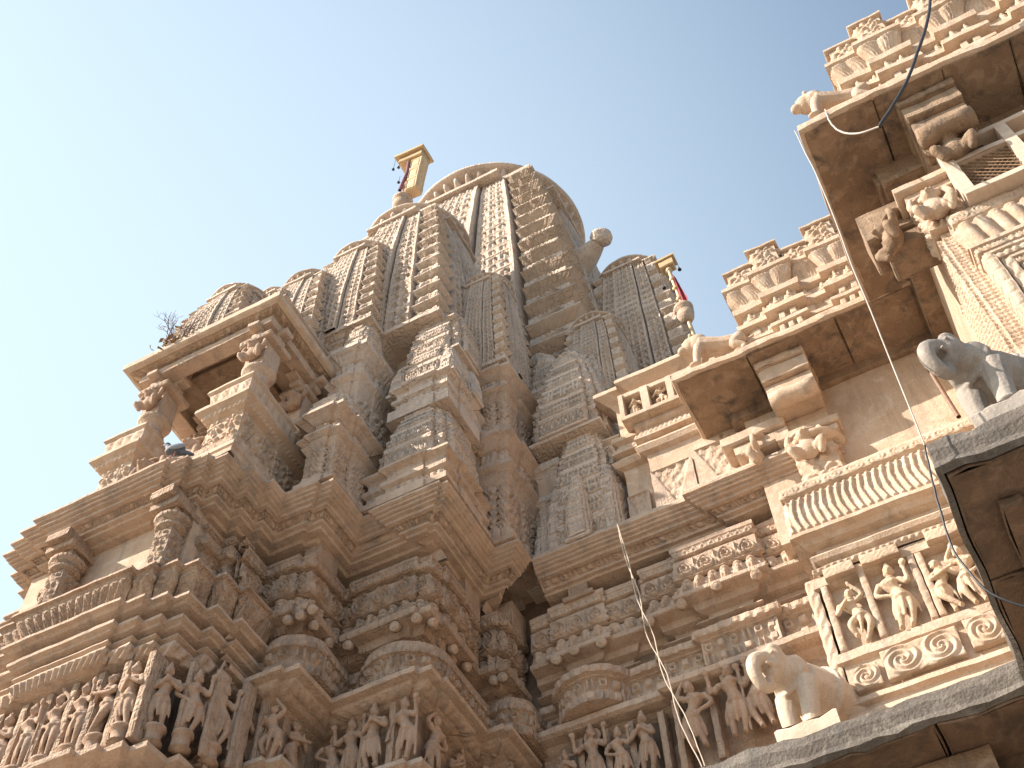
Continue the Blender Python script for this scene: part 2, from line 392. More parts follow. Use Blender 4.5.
# ---- fused sculpture: capsules and ellipsoids melted into one surface (local units, then placed)
def ellipsoid(mb, c, r, rot=None, n=10):
    th = np.linspace(0, np.pi, n); ph = np.linspace(0, 2*np.pi, 2*n, endpoint=False)
    T, Ph = np.meshgrid(th, ph, indexing='xy')
    P = np.stack([r[0]*np.sin(T)*np.cos(Ph), r[1]*np.sin(T)*np.sin(Ph), r[2]*np.cos(T)], -1)
    if rot is not None: P = P @ np.array(rot).T
    mb.grid(P+np.array(c), closeu=True)
FATTEN = 1.0
def limb(mb, pts, rad):
    rad = [q*FATTEN for q in rad]
    pts = smoothpts(pts, 4) if len(pts) > 2 else np.linspace(pts[0], pts[1], 5)
    rad = np.interp(np.linspace(0, 1, len(pts)), np.linspace(0, 1, len(rad)), rad)
    e0 = pts[0]-(pts[1]-pts[0])/np.linalg.norm(pts[1]-pts[0])*rad[0]*.7
    e1 = pts[-1]+(pts[-1]-pts[-2])/np.linalg.norm(pts[-1]-pts[-2])*rad[-1]*.7
    tube(mb, np.vstack([e0, pts, e1]), np.r_[rad[0]*.25, rad, rad[-1]*.25], 10)
def fuse(mb, name, voxel, smooth=3, sculpt=0.0):
    v = np.concatenate(mb.v)*U; f = np.concatenate(mb.f)
    me = bpy.data.meshes.new(name+'_raw'); me.from_pydata(v.tolist(), [], [[k for k in q if k >= 0] for q in f.tolist()])
    ob = bpy.data.objects.new(name+'_raw', me); COL.objects.link(ob)
    # close tube ends
    import bmesh
    b = bmesh.new(); b.from_mesh(me); bmesh.ops.holes_fill(b, edges=[e for e in b.edges if e.is_boundary], sides=0); b.to_mesh(me); b.free()
    m_ = ob.modifiers.new('r', 'REMESH'); m_.mode = 'VOXEL'; m_.voxel_size = voxel*U
    s_ = ob.modifiers.new('s', 'SMOOTH'); s_.iterations = smooth; s_.factor = 0.5
    dg = bpy.context.evaluated_depsgraph_get(); out = bpy.data.meshes.new_from_object(ob.evaluated_get(dg))
    out.name = name; bpy.data.objects.remove(ob); bpy.data.meshes.remove(me)
    out.polygons.foreach_set('use_smooth', np.ones(len(out.polygons), bool))
    out.materials.clear(); return out
def place(mesh, name, mat, loc, rotz=0.0, s=1.0, parent=None, flip=False, tilt=0.0):
    key = mesh.name+'|'+mat
    me = bpy.data.meshes.get(key)
    if me is None:
        me = mesh.copy(); me.name = key; me.materials.clear(); me.materials.append(M[mat])
    ob = bpy.data.objects.new(name, me); COL.objects.link(ob)
    loc = np.array(loc, float)
    if parent is not None: ob.parent = parent; ob.location = (loc-np.array(parent['_o']))*U
    else: ob.location = loc*U+np.array([0, 0, EYE])
    ob['_o'] = [float(a) for a in loc]
    ob.rotation_euler = (tilt, 0, rotz); ob.scale = (-s if flip else s, s, s)
    return ob

# ------------------------------------------------------------------ carved sculptures
def fig_mesh(name, seed, crown=0.12, sway=0.05, armL='hip', armR='up', legs='stand', staff=False, halo=False, dress=True):
    mb = MB(); s = sway
    # local: x right, -y towards the viewer, z up; total height about 1
    hipx, chx, hdx = s, -s*.5, s*.35
    hip = np.array([hipx, 0, .49]); ch = np.array([chx, -.01, .70]); neck = np.array([hdx*.4, -.01, .81]); hd = np.array([hdx, -.03, .875])
    limb(mb, [hip, (np.array([hipx*.3, 0, .60])), ch], [.082, .062, .085])
    ellipsoid(mb, ch+[0, -.01, .02], (.115, .062, .075)); ellipsoid(mb, hip, (.105, .07, .08))
    for q in (-1, 1): ellipsoid(mb, ch+[q*.047, -.055, .0], (.036, .034, .034))
    limb(mb, [ch+[0, 0, .06], neck, hd], [.04, .033, .035])
    ellipsoid(mb, hd, (.052, .058, .066)); ellipsoid(mb, hd+[0, -.06, -.005], (.012, .016, .018))       # head, nose
    ellipsoid(mb, hd+[0, -.05, -.032], (.02, .014, .008))
    for q in (-1, 1):
        ellipsoid(mb, hd+[q*.02, -.052, .012], (.012, .008, .007)); ellipsoid(mb, hd+[q*.056, 0, -.012], (.014, .02, .035))
    if crown > 0:
        lathe(mb, hd+[0, .0, .035], [(0.0, -.02), (.062, -.02), (.064, .01), (.05, .02), (.052, .04), (.036, .05), (.036, crown*.7), (.02, crown*.8), (.018, crown), (0, crown+.01)], 12)
    else: ellipsoid(mb, hd+[0, .02, .045], (.06, .06, .05)); ellipsoid(mb, hd+[.04*np.sign(s+.001), .03, .075], (.035, .035, .03))
    if halo: lathe(mb, hd+[0, .05, .01], [(0, -.012), (.125, -.012), (.13, 0), (.125, .012), (0, .012)], 20, axis=(0, 1, 0))
    # legs
    if legs == 'stand': L_ = [[hip+[-.055, 0, -.03], (hipx-.075, -.03, .27), (-.07, 0, .05)], [hip+[.055, 0, -.03], (hipx+.07, -.03, .27), (.06, 0, .05)]]
    elif legs == 'cross': L_ = [[hip+[-.055, 0, -.03], (hipx-.02, -.07, .27), (.09, -.05, .05)], [hip+[.055, 0, -.03], (hipx+.05, -.01, .27), (0, 0, .05)]]
    elif legs == 'dance': L_ = [[hip+[-.055, 0, -.03], (hipx-.15, -.07, .31), (-.04, -.02, .16)], [hip+[.055, 0, -.03], (hipx+.10, -.04, .28), (.05, 0, .05)]]
    else: L_ = [[hip+[-.055, 0, -.03], (hipx-.15, -.06, .28), (-.12, 0, .05)], [hip+[.055, 0, -.03], (hipx+.15, -.06, .28), (.12, 0, .05)]]
    for l in L_:
        limb(mb, l, [.062, .046, .027]); f_ = np.array(l[-1]); ellipsoid(mb, f_+[0, -.03, -.025], (.028, .05, .02))
        lathe(mb, f_+[0, 0, -.005], [(0, -.01), (.036, -.01), (.036, .01), (0, .01)], 10)
    if dress:
        lathe(mb, hip+[0, 0, -.04], [(0, -.02), (.105, -.02), (.112, .0), (.105, .025), (0, .025)], 14, 14, .12)
        limb(mb, [hip+[0, -.06, -.05], (hipx*.8, -.075, .3), (hipx*.4, -.06, .16)], [.032, .026, .014])
        limb(mb, [hip+[-.1, -.01, -.04], (hipx-.14, -.02, .30), (hipx-.15, 0, .18)], [.02, .016, .01])
        limb(mb, [hip+[.1, -.01, -.04], (hipx+.14, -.02, .30), (hipx+.15, 0, .18)], [.02, .016, .01])
    # arms: shoulder, elbow, wrist
    for q, pose in ((-1, armL), (1, armR)):
        sh = ch+np.array([q*.115, 0, .045])
        if pose == 'hip': e, w_ = sh+[q*.07, -.01, -.15], hip+[q*.12, -.05, .02]
        elif pose == 'up': e, w_ = sh+[q*.10, -.02, -.09], sh+[q*.11, -.05, .10]
        elif pose == 'over': e, w_ = sh+[q*.10, 0, .09], hd+[q*.05, -.02, .13]
        elif pose == 'chest': e, w_ = sh+[q*.05, -.03, -.15], ch+[q*.03, -.10, -.02]
        elif pose == 'down': e, w_ = sh+[q*.05, 0, -.17], sh+[q*.06, -.03, -.32]
        else: e, w_ = sh+[q*.05, -.06, -.13], ch+[-q*.10, -.11, -.03]
        limb(mb, [sh, e, w_], [.037, .030, .021])
        ellipsoid(mb, w_+(w_-e)*.16, (.026, .022, .032))
        d = (w_-e)/np.linalg.norm(w_-e); sd = np.cross(d, [0, 1, 0.]); sd /= np.linalg.norm(sd)+1e-6
        for k in range(4):
            b0 = w_+d*.03+sd*(k-1.5)*.014; limb(mb, [b0, b0+d*(.042-.006*abs(k-1.2))+[0, -.008, 0]], [.0075, .006])
        limb(mb, [w_+sd*.02, w_+sd*.04+d*.025], [.008, .006])
        lathe(mb, (sh*.55+e*.45), [(0, -.012), (.04, -.012), (.04, .012), (0, .012)], 10, axis=tuple(e-sh))
        if pose == 'up': lathe(mb, w_+[q*.01, -.02, .07], [(0, -.03), (.04, -.02), (.048, 0), (.04, .02), (0, .03)], 12, axis=(q*.3, 1, 0))
        if pose == 'over' and staff: limb(mb, [w_+[0, 0, -.02], w_+[q*.03, 0, .12]], [.02, .028])
    lathe(mb, neck+[0, -.005, -.03], [(0, -.01), (.062, -.01), (.066, .0), (.058, .012), (0, .012)], 12)
    if staff: limb(mb, [(.2, -.02, .04), (.2, -.02, .85)], [.016, .016]); ellipsoid(mb, (.2, -.02, .9), (.035, .03, .05))
    mb.v = [q*np.array([.98, 1.1, 1.0]) for q in mb.v]
    return fuse(mb, name, 0.0115, 2)
FATTEN = 1.12
FIG = [fig_mesh('figA', 1, .13, .05, 'hip', 'up', 'stand'),
       fig_mesh('figB', 2, .10, -.06, 'over', 'hip', 'stand'),
       fig_mesh('figC', 3, .16, .02, 'up', 'up', 'stand', staff=False, halo=True),
       fig_mesh('figD', 4, 0, .07, 'chest', 'over', 'dance'),
       fig_mesh('figE', 5, .13, -.03, 'chest', 'chest', 'stand'),
       fig_mesh('figF', 6, 0, -.06, 'flute', 'chest', 'cross'),
       fig_mesh('figG', 7, .12, .06, 'down', 'up', 'stand', staff=True)]

FATTEN = 1.0
def elephant_mesh(name, charge=True):
    """local: walks towards -x; legs down -z; about 1 long"""
    mb = MB()
    limb(mb, [(.36, 0, .50), (.15, 0, .56), (-.12, 0, .58)], [.19, .235, .20])
    limb(mb, [(-.12, 0, .60), (-.30, 0, .66)], [.18, .145])
    ellipsoid(mb, (-.36, 0, .68), (.14, .125, .15)); ellipsoid(mb, (-.37, .05, .79), (.075, .055, .06)); ellipsoid(mb, (-.37, -.05, .79), (.075, .055, .06))
    # trunk curling down and back to the mouth
    limb(mb, [(-.44, 0, .69), (-.57, 0, .62), (-.60, 0, .48), (-.53, 0, .38), (-.45, 0, .42), (-.46, 0, .50)], [.085, .065, .055, .048, .042, .034])
    ellipsoid(mb, (-.41, 0, .56), (.07, .07, .06))
    for q in (-1, 1):
        limb(mb, [(-.45, q*.06, .60), (-.54, q*.09, .55)], [.022, .014])
        ellipsoid(mb, (-.24, q*.135, .63), (.085, .028, .115), Matrix.Rotation(q*.35, 3, 'Z'))
        ellipsoid(mb, (-.455, q*.10, .70), (.018, .014, .014))
        limb(mb, [(-.16, q*.12, .50), (-.20, q*.12, .28), (-.24 if q < 0 else -.16, q*.12, .05)], [.105, .078, .066])
        limb(mb, [(.36, q*.11, .46), (.40, q*.12, .26), (.33 if q < 0 else .42, q*.12, .05)], [.13, .088, .068])
        ellipsoid(mb, (-.25 if q < 0 else -.17, q*.12, .03), (.08, .075, .035)); ellipsoid(mb, (.32 if q < 0 else .41, q*.12, .03), (.08, .075, .035))
    limb(mb, [(.54, 0, .58), (.60, .01, .42), (.56, .03, .25)], [.03, .022, .018])
    # harness: girth band and blanket edges, necklace
    lathe(mb, (.10, 0, .565), [(0, -.022), (.248, -.022), (.252, 0), (.248, .022), (0, .022)], 24, axis=(1, 0, .08))
    lathe(mb, (-.20, 0, .615), [(0, -.018), (.182, -.018), (.186, 0), (.182, .018), (0, .018)], 24, 20, .06, axis=(1, 0, -.35))
    return fuse(mb, name, 0.011, 2)
ELE = elephant_mesh('elephant')

def lion_mesh(name):
    mb = MB()
    limb(mb, [(.34, 0, .40), (.08, 0, .44), (-.18, 0, .52)], [.13, .125, .16])
    ellipsoid(mb, (-.30, 0, .62), (.13, .12, .14)); ellipsoid(mb, (-.42, 0, .57), (.08, .07, .06)); ellipsoid(mb, (-.20, 0, .60), (.15, .15, .17))
    for q in (-1, 1):
        limb(mb, [(-.20, q*.10, .42), (-.26, q*.11, .22), (-.28, q*.11, .04)], [.08, .055, .045]); ellipsoid(mb, (-.31, q*.11, .03), (.08, .05, .035))
        limb(mb, [(.34, q*.09, .36), (.24, q*.12, .22), (.36, q*.12, .12), (.32, q*.12, .03)], [.10, .07, .045, .045]); ellipsoid(mb, (.28, q*.12, .03), (.08, .05, .035))
        ellipsoid(mb, (-.28, q*.10, .74), (.03, .025, .04)); ellipsoid(mb, (-.40, q*.06, .64), (.025, .02, .02))
    limb(mb, [(.46, 0, .42), (.58, 0, .52), (.54, 0, .70)], [.03, .022, .035])
    return fuse(mb, name, 0.012, 2)
LION = lion_mesh('lion')

def bracket_beast(name):
    """small dwarf-like bearer carved under a capital: crouched body, raised arms"""
    mb = MB()
    ellipsoid(mb, (0, -.12, .32), (.22, .17, .24)); ellipsoid(mb, (0, -.22, .60), (.15, .15, .15)); ellipsoid(mb, (0, -.37, .57), (.05, .06, .05))
    for q in (-1, 1):
        limb(mb, [(q*.18, -.10, .45), (q*.34, -.16, .55), (q*.30, -.14, .80)], [.085, .07, .055])
        limb(mb, [(q*.13, -.14, .20), (q*.30, -.30, .26), (q*.22, -.20, .04)], [.11, .09, .06])
        ellipsoid(mb, (q*.07, -.34, .65), (.035, .03, .03)); ellipsoid(mb, (q*.16, -.2, .62), (.04, .05, .06))
    ellipsoid(mb, (0, 0, .85), (.34, .2, .07))
    return fuse(mb, name, 0.02, 2)
BEAST = bracket_beast('bearer')

# ------------------------------------------------------------------ setting: ground
g = MB(); hplane(g, -700, 700, -700, 700, -EYE/U, 20.0)
ob = g.build('ground', 'ground', amp=0.0, o=(0, 0, -EYE/U)); ob['kind'] = 'structure'
# ------------------------------------------------------------------ sanctum wall (the stepped, carved body on the left)
ZG = -EYE/U
CX = -6.60
# cornice-lip plan, right half from the balcony projection to the hall, then mirrored for the left half
half = [(-5.82, 4.71), (-5.82, 4.77), (-5.62, 4.77), (-5.62, 4.84), (-5.44, 4.84), (-5.44, 4.92), (-5.28, 4.92), (-5.28, 5.16),
        (-5.17, 5.16), (-5.17, 5.38), (-5.08, 5.38), (-5.08, 5.58), (-4.72, 5.58), (-4.72, 5.63), (-4.58, 5.63), (-4.58, 6.17), (-4.5, 6.17), (-4.5, 6.13), (-3.72, 6.13), (-3.72, 6.17), (-3.65, 6.17),
        (-3.65, 7.13), (-3.40, 7.13), (-3.40, 7.44)]
BH = half[:12]; A_ = [(-5.08, 5.58), (-4.72, 5.58), (-4.72, 5.63), (-4.58, 5.63)]
mir = [(2*CX-x, y) for x, y in half[:21]][::-1]
left_end = [(-9.55, 12.0)]
P1 = left_end+mir+half+[(-1.2, 7.44)]
sanct = thing('sanctum_wall', 'tall stepped temple wall with carved friezes, figures and heavy zigzag cornice, at the lower left', 'temple wall', (CX, 7.0, ZG))
body = [(-9.5, 12), (-9.5, 6.22), (-8.6, 6.22), (-8.6, 5.66), (-8.1, 5.66), (-7.9, 5.0), (-7.4, 4.8), (-5.8, 4.8), (-5.3, 5.0), (-5.12, 5.66), (-4.62, 5.66), (-4.62, 6.2), (-3.7, 6.2), (-3.7, 7.2), (-3.45, 7.2), (-3.45, 7.5)]
PS = left_end+mir+half            # sanctum run
# cornice
co = MB()
cor = [(-.20, 9.17), (-.05, 9.12), (-.04, 9.08, ('saw', 1, .012)), (-.02, 9.03), (0, 9.03), (0, 9.0), (-.03, 8.985), (-.03, 8.96), (-.055, 8.955), (-.055, 8.925), (-.085, 8.92), (-.085, 8.89), (-.12, 8.885), (-.125, 8.85), (-.16, 8.845, ('fret', 1, -.03)), (-.225, 8.79), (-.23, 8.77), (-.27, 8.765), (-.28, 8.74), (-.36, 8.735), (-.38, 8.71), (-.52, 8.70), (-.56, 8.60)]
sweep(co, PS[:], cor, .014)
co.build('cornice', 'trim', sanct)
# bays: same path, everything set back from the lip
def bay(mb_map, path, rows, res=.013):
    for nm, pr in rows: sweep(mb_map.setdefault(nm, MB()), path, S36(pr), res)
# right part of the sanctum: blocks A, B and D (boxes of friezes over a capital over figures)
PR = [(-5.44, 5.60), (-5.44, 5.94), (-5.08, 5.94), (-5.08, 5.99), (-4.94, 5.99), (-4.94, 6.53), (-4.80, 6.53), (-4.80, 6.48), (-4.14, 6.48), (-4.14, 6.53), (-4.01, 6.53), (-4.01, 6.72), (-3.97, 6.72), (-3.97, 7.18), (-4.01, 7.18), (-4.01, 7.49), (-3.95, 7.49), (-3.95, 7.45), (-3.82, 7.45), (-3.82, 7.49), (-3.76, 7.49), (-3.76, 7.95)]
PL = left_end+[(2*CX-x, y) for x, y in PR[:14]][::-1]; PL[0] = (-9.2, 12.0)
S36 = lambda pr: [(p[0]+.36,)+tuple(p[1:]) for p in pr]
rows_hi = [('recess', [(-.56, 8.62), (-.56, 8.52), (-.38, 8.50)]),
           ('crest_band', [(-.38, 8.50), (-.33, 8.49), (-.32, 8.44), (-.33, 8.43, ('saw', 1, .035)), (-.35, 8.33), (-.41, 8.32), (-.41, 8.29)]),
           ('scroll_frieze', [(-.41, 8.29), (-.36, 8.28), (-.36, 8.26, ('scroll', 1, .05)), (-.36, 8.02), (-.35, 8.0), (-.40, 7.99)]),
           ('figure_frieze', [(-.40, 7.98, ('folk', 1, .055, .8)), (-.37, 7.80), (-.30, 7.79), (-.30, 7.74), (-.31, 7.72)]),
           ('capital_moulding', [(-.31, 7.72), (-.42, 7.70), (-.44, 7.62), (-.55, 7.60), (-.56, 7.52), (-.50, 7.46)])]
mbs = {}
bay(mbs, PR, rows_hi); bay(mbs, PL, rows_hi, .03)
for nm, mb in mbs.items(): mb.build(nm, 'dark' if nm == 'recess' else 'wall', sanct)  # recess strip gets the darker stone, its shade is in the colour
# capital drum + figure zone: rounded shafts under each block
fz = MB(); fl = MB(); sl_ = MB()
def shaft_zone(path, ro, res=.013, zt=7.48, slab=True):
    sweep(fz, ro, [(-.10, zt), (-.02, zt-.02), (-.01, zt-.08, ('dent', 1, .012, 1.2)), (.0, zt-.12), (.02, zt-.13, ('fret', 2, -.045)), (.0, zt-.43)], res)
    sweep(sl_, path, [(-.50, zt-.42), (-.32, zt-.43), (-.16, zt-.50), (-.15, zt-.53), (-.20, zt-.55), (-.40, zt-.56), (-.50, zt-.60), (-.52, zt-.64)], res)
    sweep(fl, path, [(-.52, zt-.64, ('brick', 1, .01, 2.0)), (-.52, 6.80), (-.54, 6.78), (-.54, 6.20)], .05)
    sweep(sl_, path, [(-.54, 6.2), (-.30, 6.17), (-.26, 6.12), (-.34, 6.06), (-.38, 6.05, ('floral', 1, .03)), (-.36, 5.85), (-.26, 5.82), (-.25, 5.74), (-.40, 5.7), (-.44, 5.62, ('folk', 1, .05)), (-.42, 5.3), (-.3, 5.25), (-.25, 5.1), (-.4, 5.0), (-.4, 3.2), (-.2, 3.1), (-.1, 2.8), (-.2, 2.6), (0, 1.5), (0.2, 1.4), (.2, ZG)], .03)
aR = 4.55-.38*0
B0 = [(-5.3, 5.9), ('arc', -5.03, 6.22, .30, 200, 340), (-4.75, 6.6)]
ro_A = [(-5.62, 6.1), (-5.42, 6.05), ('arc', -5.12, 6.23, .31, 215, 350), (-4.85, 6.75)]
ro_B = [(-4.95, 6.62), (-4.75, 6.62), ('arc', -4.37, 6.86, .42, 215, 350), (-3.95, 7.6)]
ro_D = [(-3.98, 7.62), ('arc', -3.80, 7.75, .22, 215, 350), (-3.6, 8.2)]
for ro in (ro_A, ro_B, ro_D): sweep(fz, ro, [(-.10, 7.50), (.0, 7.47), (.01, 7.40, ('dent', 1, .014, 1.2)), (.02, 7.33), (.03, 7.32, ('fret', 2, -.045)), (.02, 7.05), (-.18, 7.045)], .012)
for ro in (ro_A, ro_B, ro_D): sweep(fz, [((2*CX-p[0]), p[1]) if not isinstance(p[0], str) else ('arc', 2*CX-p[1], p[2], p[3], 180-p[5], 180-p[4]) for p in ro][::-1], [(-.10, 7.50), (.0, 7.47), (.02, 7.33), (.03, 7.32, ('fret', 2, -.045)), (.02, 7.05), (-.18, 7.045)], .05)
shz = [(-.50, 7.06), (-.36, 7.05), (-.24, 7.005), (-.22, 6.97), (-.23, 6.94), (-.30, 6.93), (-.31, 6.90, ('dent', 1, .015)), (-.40, 6.87), (-.44, 6.85), (-.50, 6.84), (-.54, 6.82)]
for pth, rs in ((PR, .03), (PL, .06)):
    sweep(sl_, pth, S36(shz), rs)
    sweep(fl, pth, S36([(-.54, 6.85), (-.54, 6.2)]), .05)
    sweep(sl_, pth, S36([(-.54, 6.2), (-.34, 6.19), (-.32, 6.13), (-.40, 6.08), (-.44, 6.05, ('floral', 1, .03)), (-.42, 5.85), (-.30, 5.82), (-.28, 5.74), (-.44, 5.7), (-.46, 5.62, ('folk', 1, .05)), (-.44, 5.3), (-.3, 5.25), (-.25, 5.1), (-.4, 5.0), (-.4, 3.2), (-.2, 3.1), (-.1, 2.8), (-.2, 2.6), (0, 1.5), (0.2, 1.4), (.2, ZG)]), .03)
# balcony projection (bhadra): leaf moulding, curved mouldings, figure belt
PB = [(2*CX-x, y) for x, y in BH][::-1]+BH
PBr = [(2*CX+5.08, 6.0)]+PB+[(-5.08, 6.0)]
lm = MB()
sweep(lm, PBr, [(-.50, 7.80), (-.14, 7.79), (-.13, 7.75), (-.16, 7.74), (-.17, 7.72, ('leaf', 1, .035, .42)), (-.30, 7.46), (-.22, 7.44), (-.17, 7.42)], .011)
lm.build('leaf_moulding', 'wall', sanct)
cm = MB()
sweep(cm, PBr, [(-.17, 7.42), (-.15, 7.41), (-.15, 7.38), (-.19, 7.37), (-.21, 7.35), (-.30, 7.335), (-.33, 7.30), (-.33, 7.28), (-.25, 7.265), (-.22, 7.25), (-.22, 7.215), (-.26, 7.20), (-.27, 7.18), (-.34, 7.165), (-.35, 7.13), (-.29, 7.115), (-.28, 7.09), (-.32, 7.07), (-.33, 7.05), (-.29, 7.04), (-.28, 7.01, ('rope', 1, .03, 1.0)), (-.33, 6.91), (-.44, 6.88), (-.50, 6.86)], .012)
cm.build('curved_moulding', 'trim', sanct)
sweep(fl, PBr, [(-.50, 6.86), (-.50, 6.0)], .04)
sweep(sl_, PBr, [(-.50, 6.02), (-.28, 6.0), (-.24, 5.97), (-.25, 5.93), (-.34, 5.90), (-.44, 5.88, ('folk', 1, .05)), (-.42, 5.62), (-.22, 5.58), (-.20, 5.52), (-.4, 5.45), (-.4, 5.3, ('rope', 1, .03)), (-.38, 5.15), (-.2, 5.1), (-.3, 4.9), (-.3, 3.2), (-.1, 3.1), (0, 2.8), (-.1, 2.6), (0, 1.5), (0.2, 1.4), (.2, ZG)], .016)
fz.build('fretwork_band', 'wall', sanct); fl.build('figure_belt_wall', 'wall', sanct); sl_.build('ledge_moulding', 'trim', sanct)
# wall panel between leaf moulding and cornice + stepped frieze stack on its right flank
wp = MB(); cbox(wp, -7.65, -5.72, 5.16, 6.6, 7.74, 8.75); wp.build('plain_panel', 'hall', sanct)
st = MB()
rows_s = [(-.42, 8.62), (-.36, 8.60), (-.36, 8.56), (-.42, 8.52), (-.42, 8.44), (-.33, 8.42), (-.33, 8.38, ('saw', 1, .03)), (-.36, 8.30), (-.40, 8.28), (-.40, 8.26, ('floral', 1, .025)), (-.40, 8.06), (-.30, 8.04), (-.30, 8.0, ('folk', 1, .04)), (-.34, 7.86), (-.28, 7.84), (-.32, 7.79), (-.40, 7.77)]
PBR = [(-5.80, 4.77)]+BH[2:]
sweep(st, PBR, rows_s, .012)
sweep(st, [(2*CX-x, y) for x, y in PBR][::-1], rows_s, .012)
st.build('stepped_frieze', 'wall', sanct)
# pilasters of that panel with cushion capitals
def pilaster(parent, x, y, z0, z1, wd=.16, mat='wall'):
    p = MB()
    cbox(p, x-wd*.75, x+wd*.75, y-wd*.75, y+wd, z0, z0+.07); cbox(p, x-wd*.55, x+wd*.55, y-wd*.55, y+wd, z0+.07, z1-.42, .01, ('folk', 1, .03, .3) if False else ('floral', int(max(1, (z1-.5-z0)/.16)), .025))
    lathe(p, (x, y, z1-.42), [(wd*.5, 0), (wd*.9, .02), (wd*.9, .05), (wd*.6, .08), (wd*1.05, .11), (wd*1.1, .15), (wd*.7, .17)], 16)
    cbox(p, x-wd*.7, x+wd*.7, y-wd*.7, y+wd, z1-.26, z1-.19); cbox(p, x-wd*1.0, x+wd*1.0, y-wd*1.1, y+wd, z1-.19, z1-.11); cbox(p, x-wd*.8, x+wd*.8, y-wd*1.5, y+wd, z1-.11, z1)
    return p.build('pilaster', mat, parent)
pilaster(sanct, -7.02, 5.02, 7.78, 8.74); pilaster(sanct, -5.86, 5.06, 7.78, 8.74)
for x, y in ((-5.02, 6.15), (-4.55, 6.75), (-4.2, 6.75), (-4.05, 7.2), (-3.8, 7.7)):
    p = MB(); cbox(p, x-.09, x+.09, y-.1, y+.2, 8.4, 8.76); p.build('stub_post', 'wall', sanct)
core = MB()
for (x0, x1, y0, y1) in ((-7.5, -5.72, 5.5, 9.0), (-8.0, -5.25, 6.3, 9), (-8.6, -4.3, 6.9, 10), (-9.0, -4.0, 7.85, 11), (-9.0, -4.0, 8.1, 12)):
    cbox(core, x0, x1, y0, y1, ZG, 9.3)
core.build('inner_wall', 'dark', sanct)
# pendant tongues under the blocks
def pend(parent, x, y, z, nx, ny, s=.047, mat='trim'):
    m_ = MB()
    lathe(m_, (x, y, z), [(0, .018), (s*.35, .022), (s*.5, .010), (s*.8, .018), (s, .005), (s, -.04), (0, -.045)], 14, axis=(nx, ny, -.35))
    m_.build('pendant', mat, parent)
for x in (-5.0, -4.87, -4.74): pend(sanct, x-.08, 5.93, 7.66, 0, -1)
for y in (6.1, 6.35): pend(sanct, -4.90, y, 7.66, 1, 0)
for x in (-4.78, -4.30, -4.08): pend(sanct, x, 6.45, 7.66, 0, -1)
for y in (6.58, 6.95, 7.2): pend(sanct, -3.97, y, 7.66, 1, 0)
for x in (-3.85, -3.76): pend(sanct, x, 7.46, 7.66, 0, -1)
# carved figures of the belt
def carve(parent, k, x, y, z, rz, h, mat='figure', ped=True, flip=False, label=None):
    f = place(FIG[k % 7], 'carved_figure', mat, (x, y, z), rz, h, parent, flip)
    if label: f['label'] = label
    if ped:
        p = MB(); lathe(p, (x, y, z), [(.0, 0), (.085*h/.62, 0), (.09*h/.62, -.025), (.065*h/.62, -.04), (.06*h/.62, -.13), (.085*h/.62, -.15), (0, -.17)], 16)
        p.build('pedestal', mat, parent)
def niche_post(parent, x, y, z0, z1, wd=.035, d=.07, mat='wall'):
    p = MB(); cbox(p, x-wd, x+wd, y-d, y+.1, z0, z1, .006, ('dent', 5, .008)); p.build('niche_post', mat, parent)
yb = 5.21
for i, x in enumerate((-7.34, -7.08, -6.82, -6.56, -6.30, -6.04, -5.80)):
    carve(sanct, (0, 4, 6, 1, 0, 5, 4)[i], x, yb-.07, 6.17, R(-8), .64, flip=i % 2 == 1)
    niche_post(sanct, x+.13, yb, 6.02, 6.88, .032, .10)
for i, (x, y) in enumerate(((-5.64, 5.28), (-5.50, 5.44), (-5.40, 5.66), (-5.38, 5.90))):
    carve(sanct, (4, 0, 6, 4)[i], x+.06, y-.02, 6.17, R(35+12*i), .62)
    niche_post(sanct, x+.17, y+.12, 6.02, 6.88, .022, .04)
for i, (x, y, rz) in enumerate(((-5.30, 6.06, 0), (-5.12, 6.04, 0), (-5.08, 6.3, R(80)), (-4.90, 6.58, R(30)), (-4.70, 6.56, 0), (-4.44, 6.50, 0), (-4.19, 6.54, 0), (-4.08, 6.85, R(85)), (-4.10, 7.25, R(85)), (-3.95, 7.52, 0), (-3.84, 7.78, R(80)))):
    carve(sanct, i*2+1, x, y, 6.22, rz, .64 if 3 < i < 8 else .58, ped=False)
for x, y in ((-5.20, 6.1), (-4.57, 6.6), (-4.31, 6.6)): niche_post(sanct, x, y, 6.2, 6.9, .03)
for i, (x, y, rz) in enumerate(((-7.9, 5.7, R(-40)), (-8.2, 6.05, 0), (-8.6, 6.6, 0), (-8.9, 6.6, 0))): carve(sanct, i, x, y, 6.22, rz, .58, ped=False)

# ------------------------------------------------------------------ vestibule wall (between sanctum and hall)
vest = thing('vestibule_wall', 'recessed temple wall with heart-scroll frieze, fretwork band and standing figures, below centre', 'temple wall', (-2.2, 7.9, ZG))
PV0 = [(-3.40, 7.44), (-1.75, 7.44), (-1.75, 7.36), (-.2, 7.36)]
co = MB(); sweep(co, PV0, cor[:20]+[(-.40, 8.735), (-.62, 8.72), (-.72, 8.60)], .014); co.build('cornice', 'trim', vest)
PV = [(-3.62, 7.79), (-3.40, 7.79), (-3.40, 7.74), (-2.80, 7.74), (-2.80, 7.79), (-2.47, 7.79), (-2.47, 7.84), (-2.42, 7.84), (-2.42, 7.70), (-2.05, 7.70), (-2.05, 7.60), (-1.22, 7.60), (-1.22, 7.70), (-.6, 7.70)]
def V(rows, nm, mat='wall', path=PV, res=.011):
    m_ = MB(); sweep(m_, path, rows, res); return m_.build(nm, mat, vest)
V([(-.35, 8.75), (-.35, 8.62), (-.02, 8.61)], 'recess', 'dark')  # shade under the cornice painted in with the darker stone
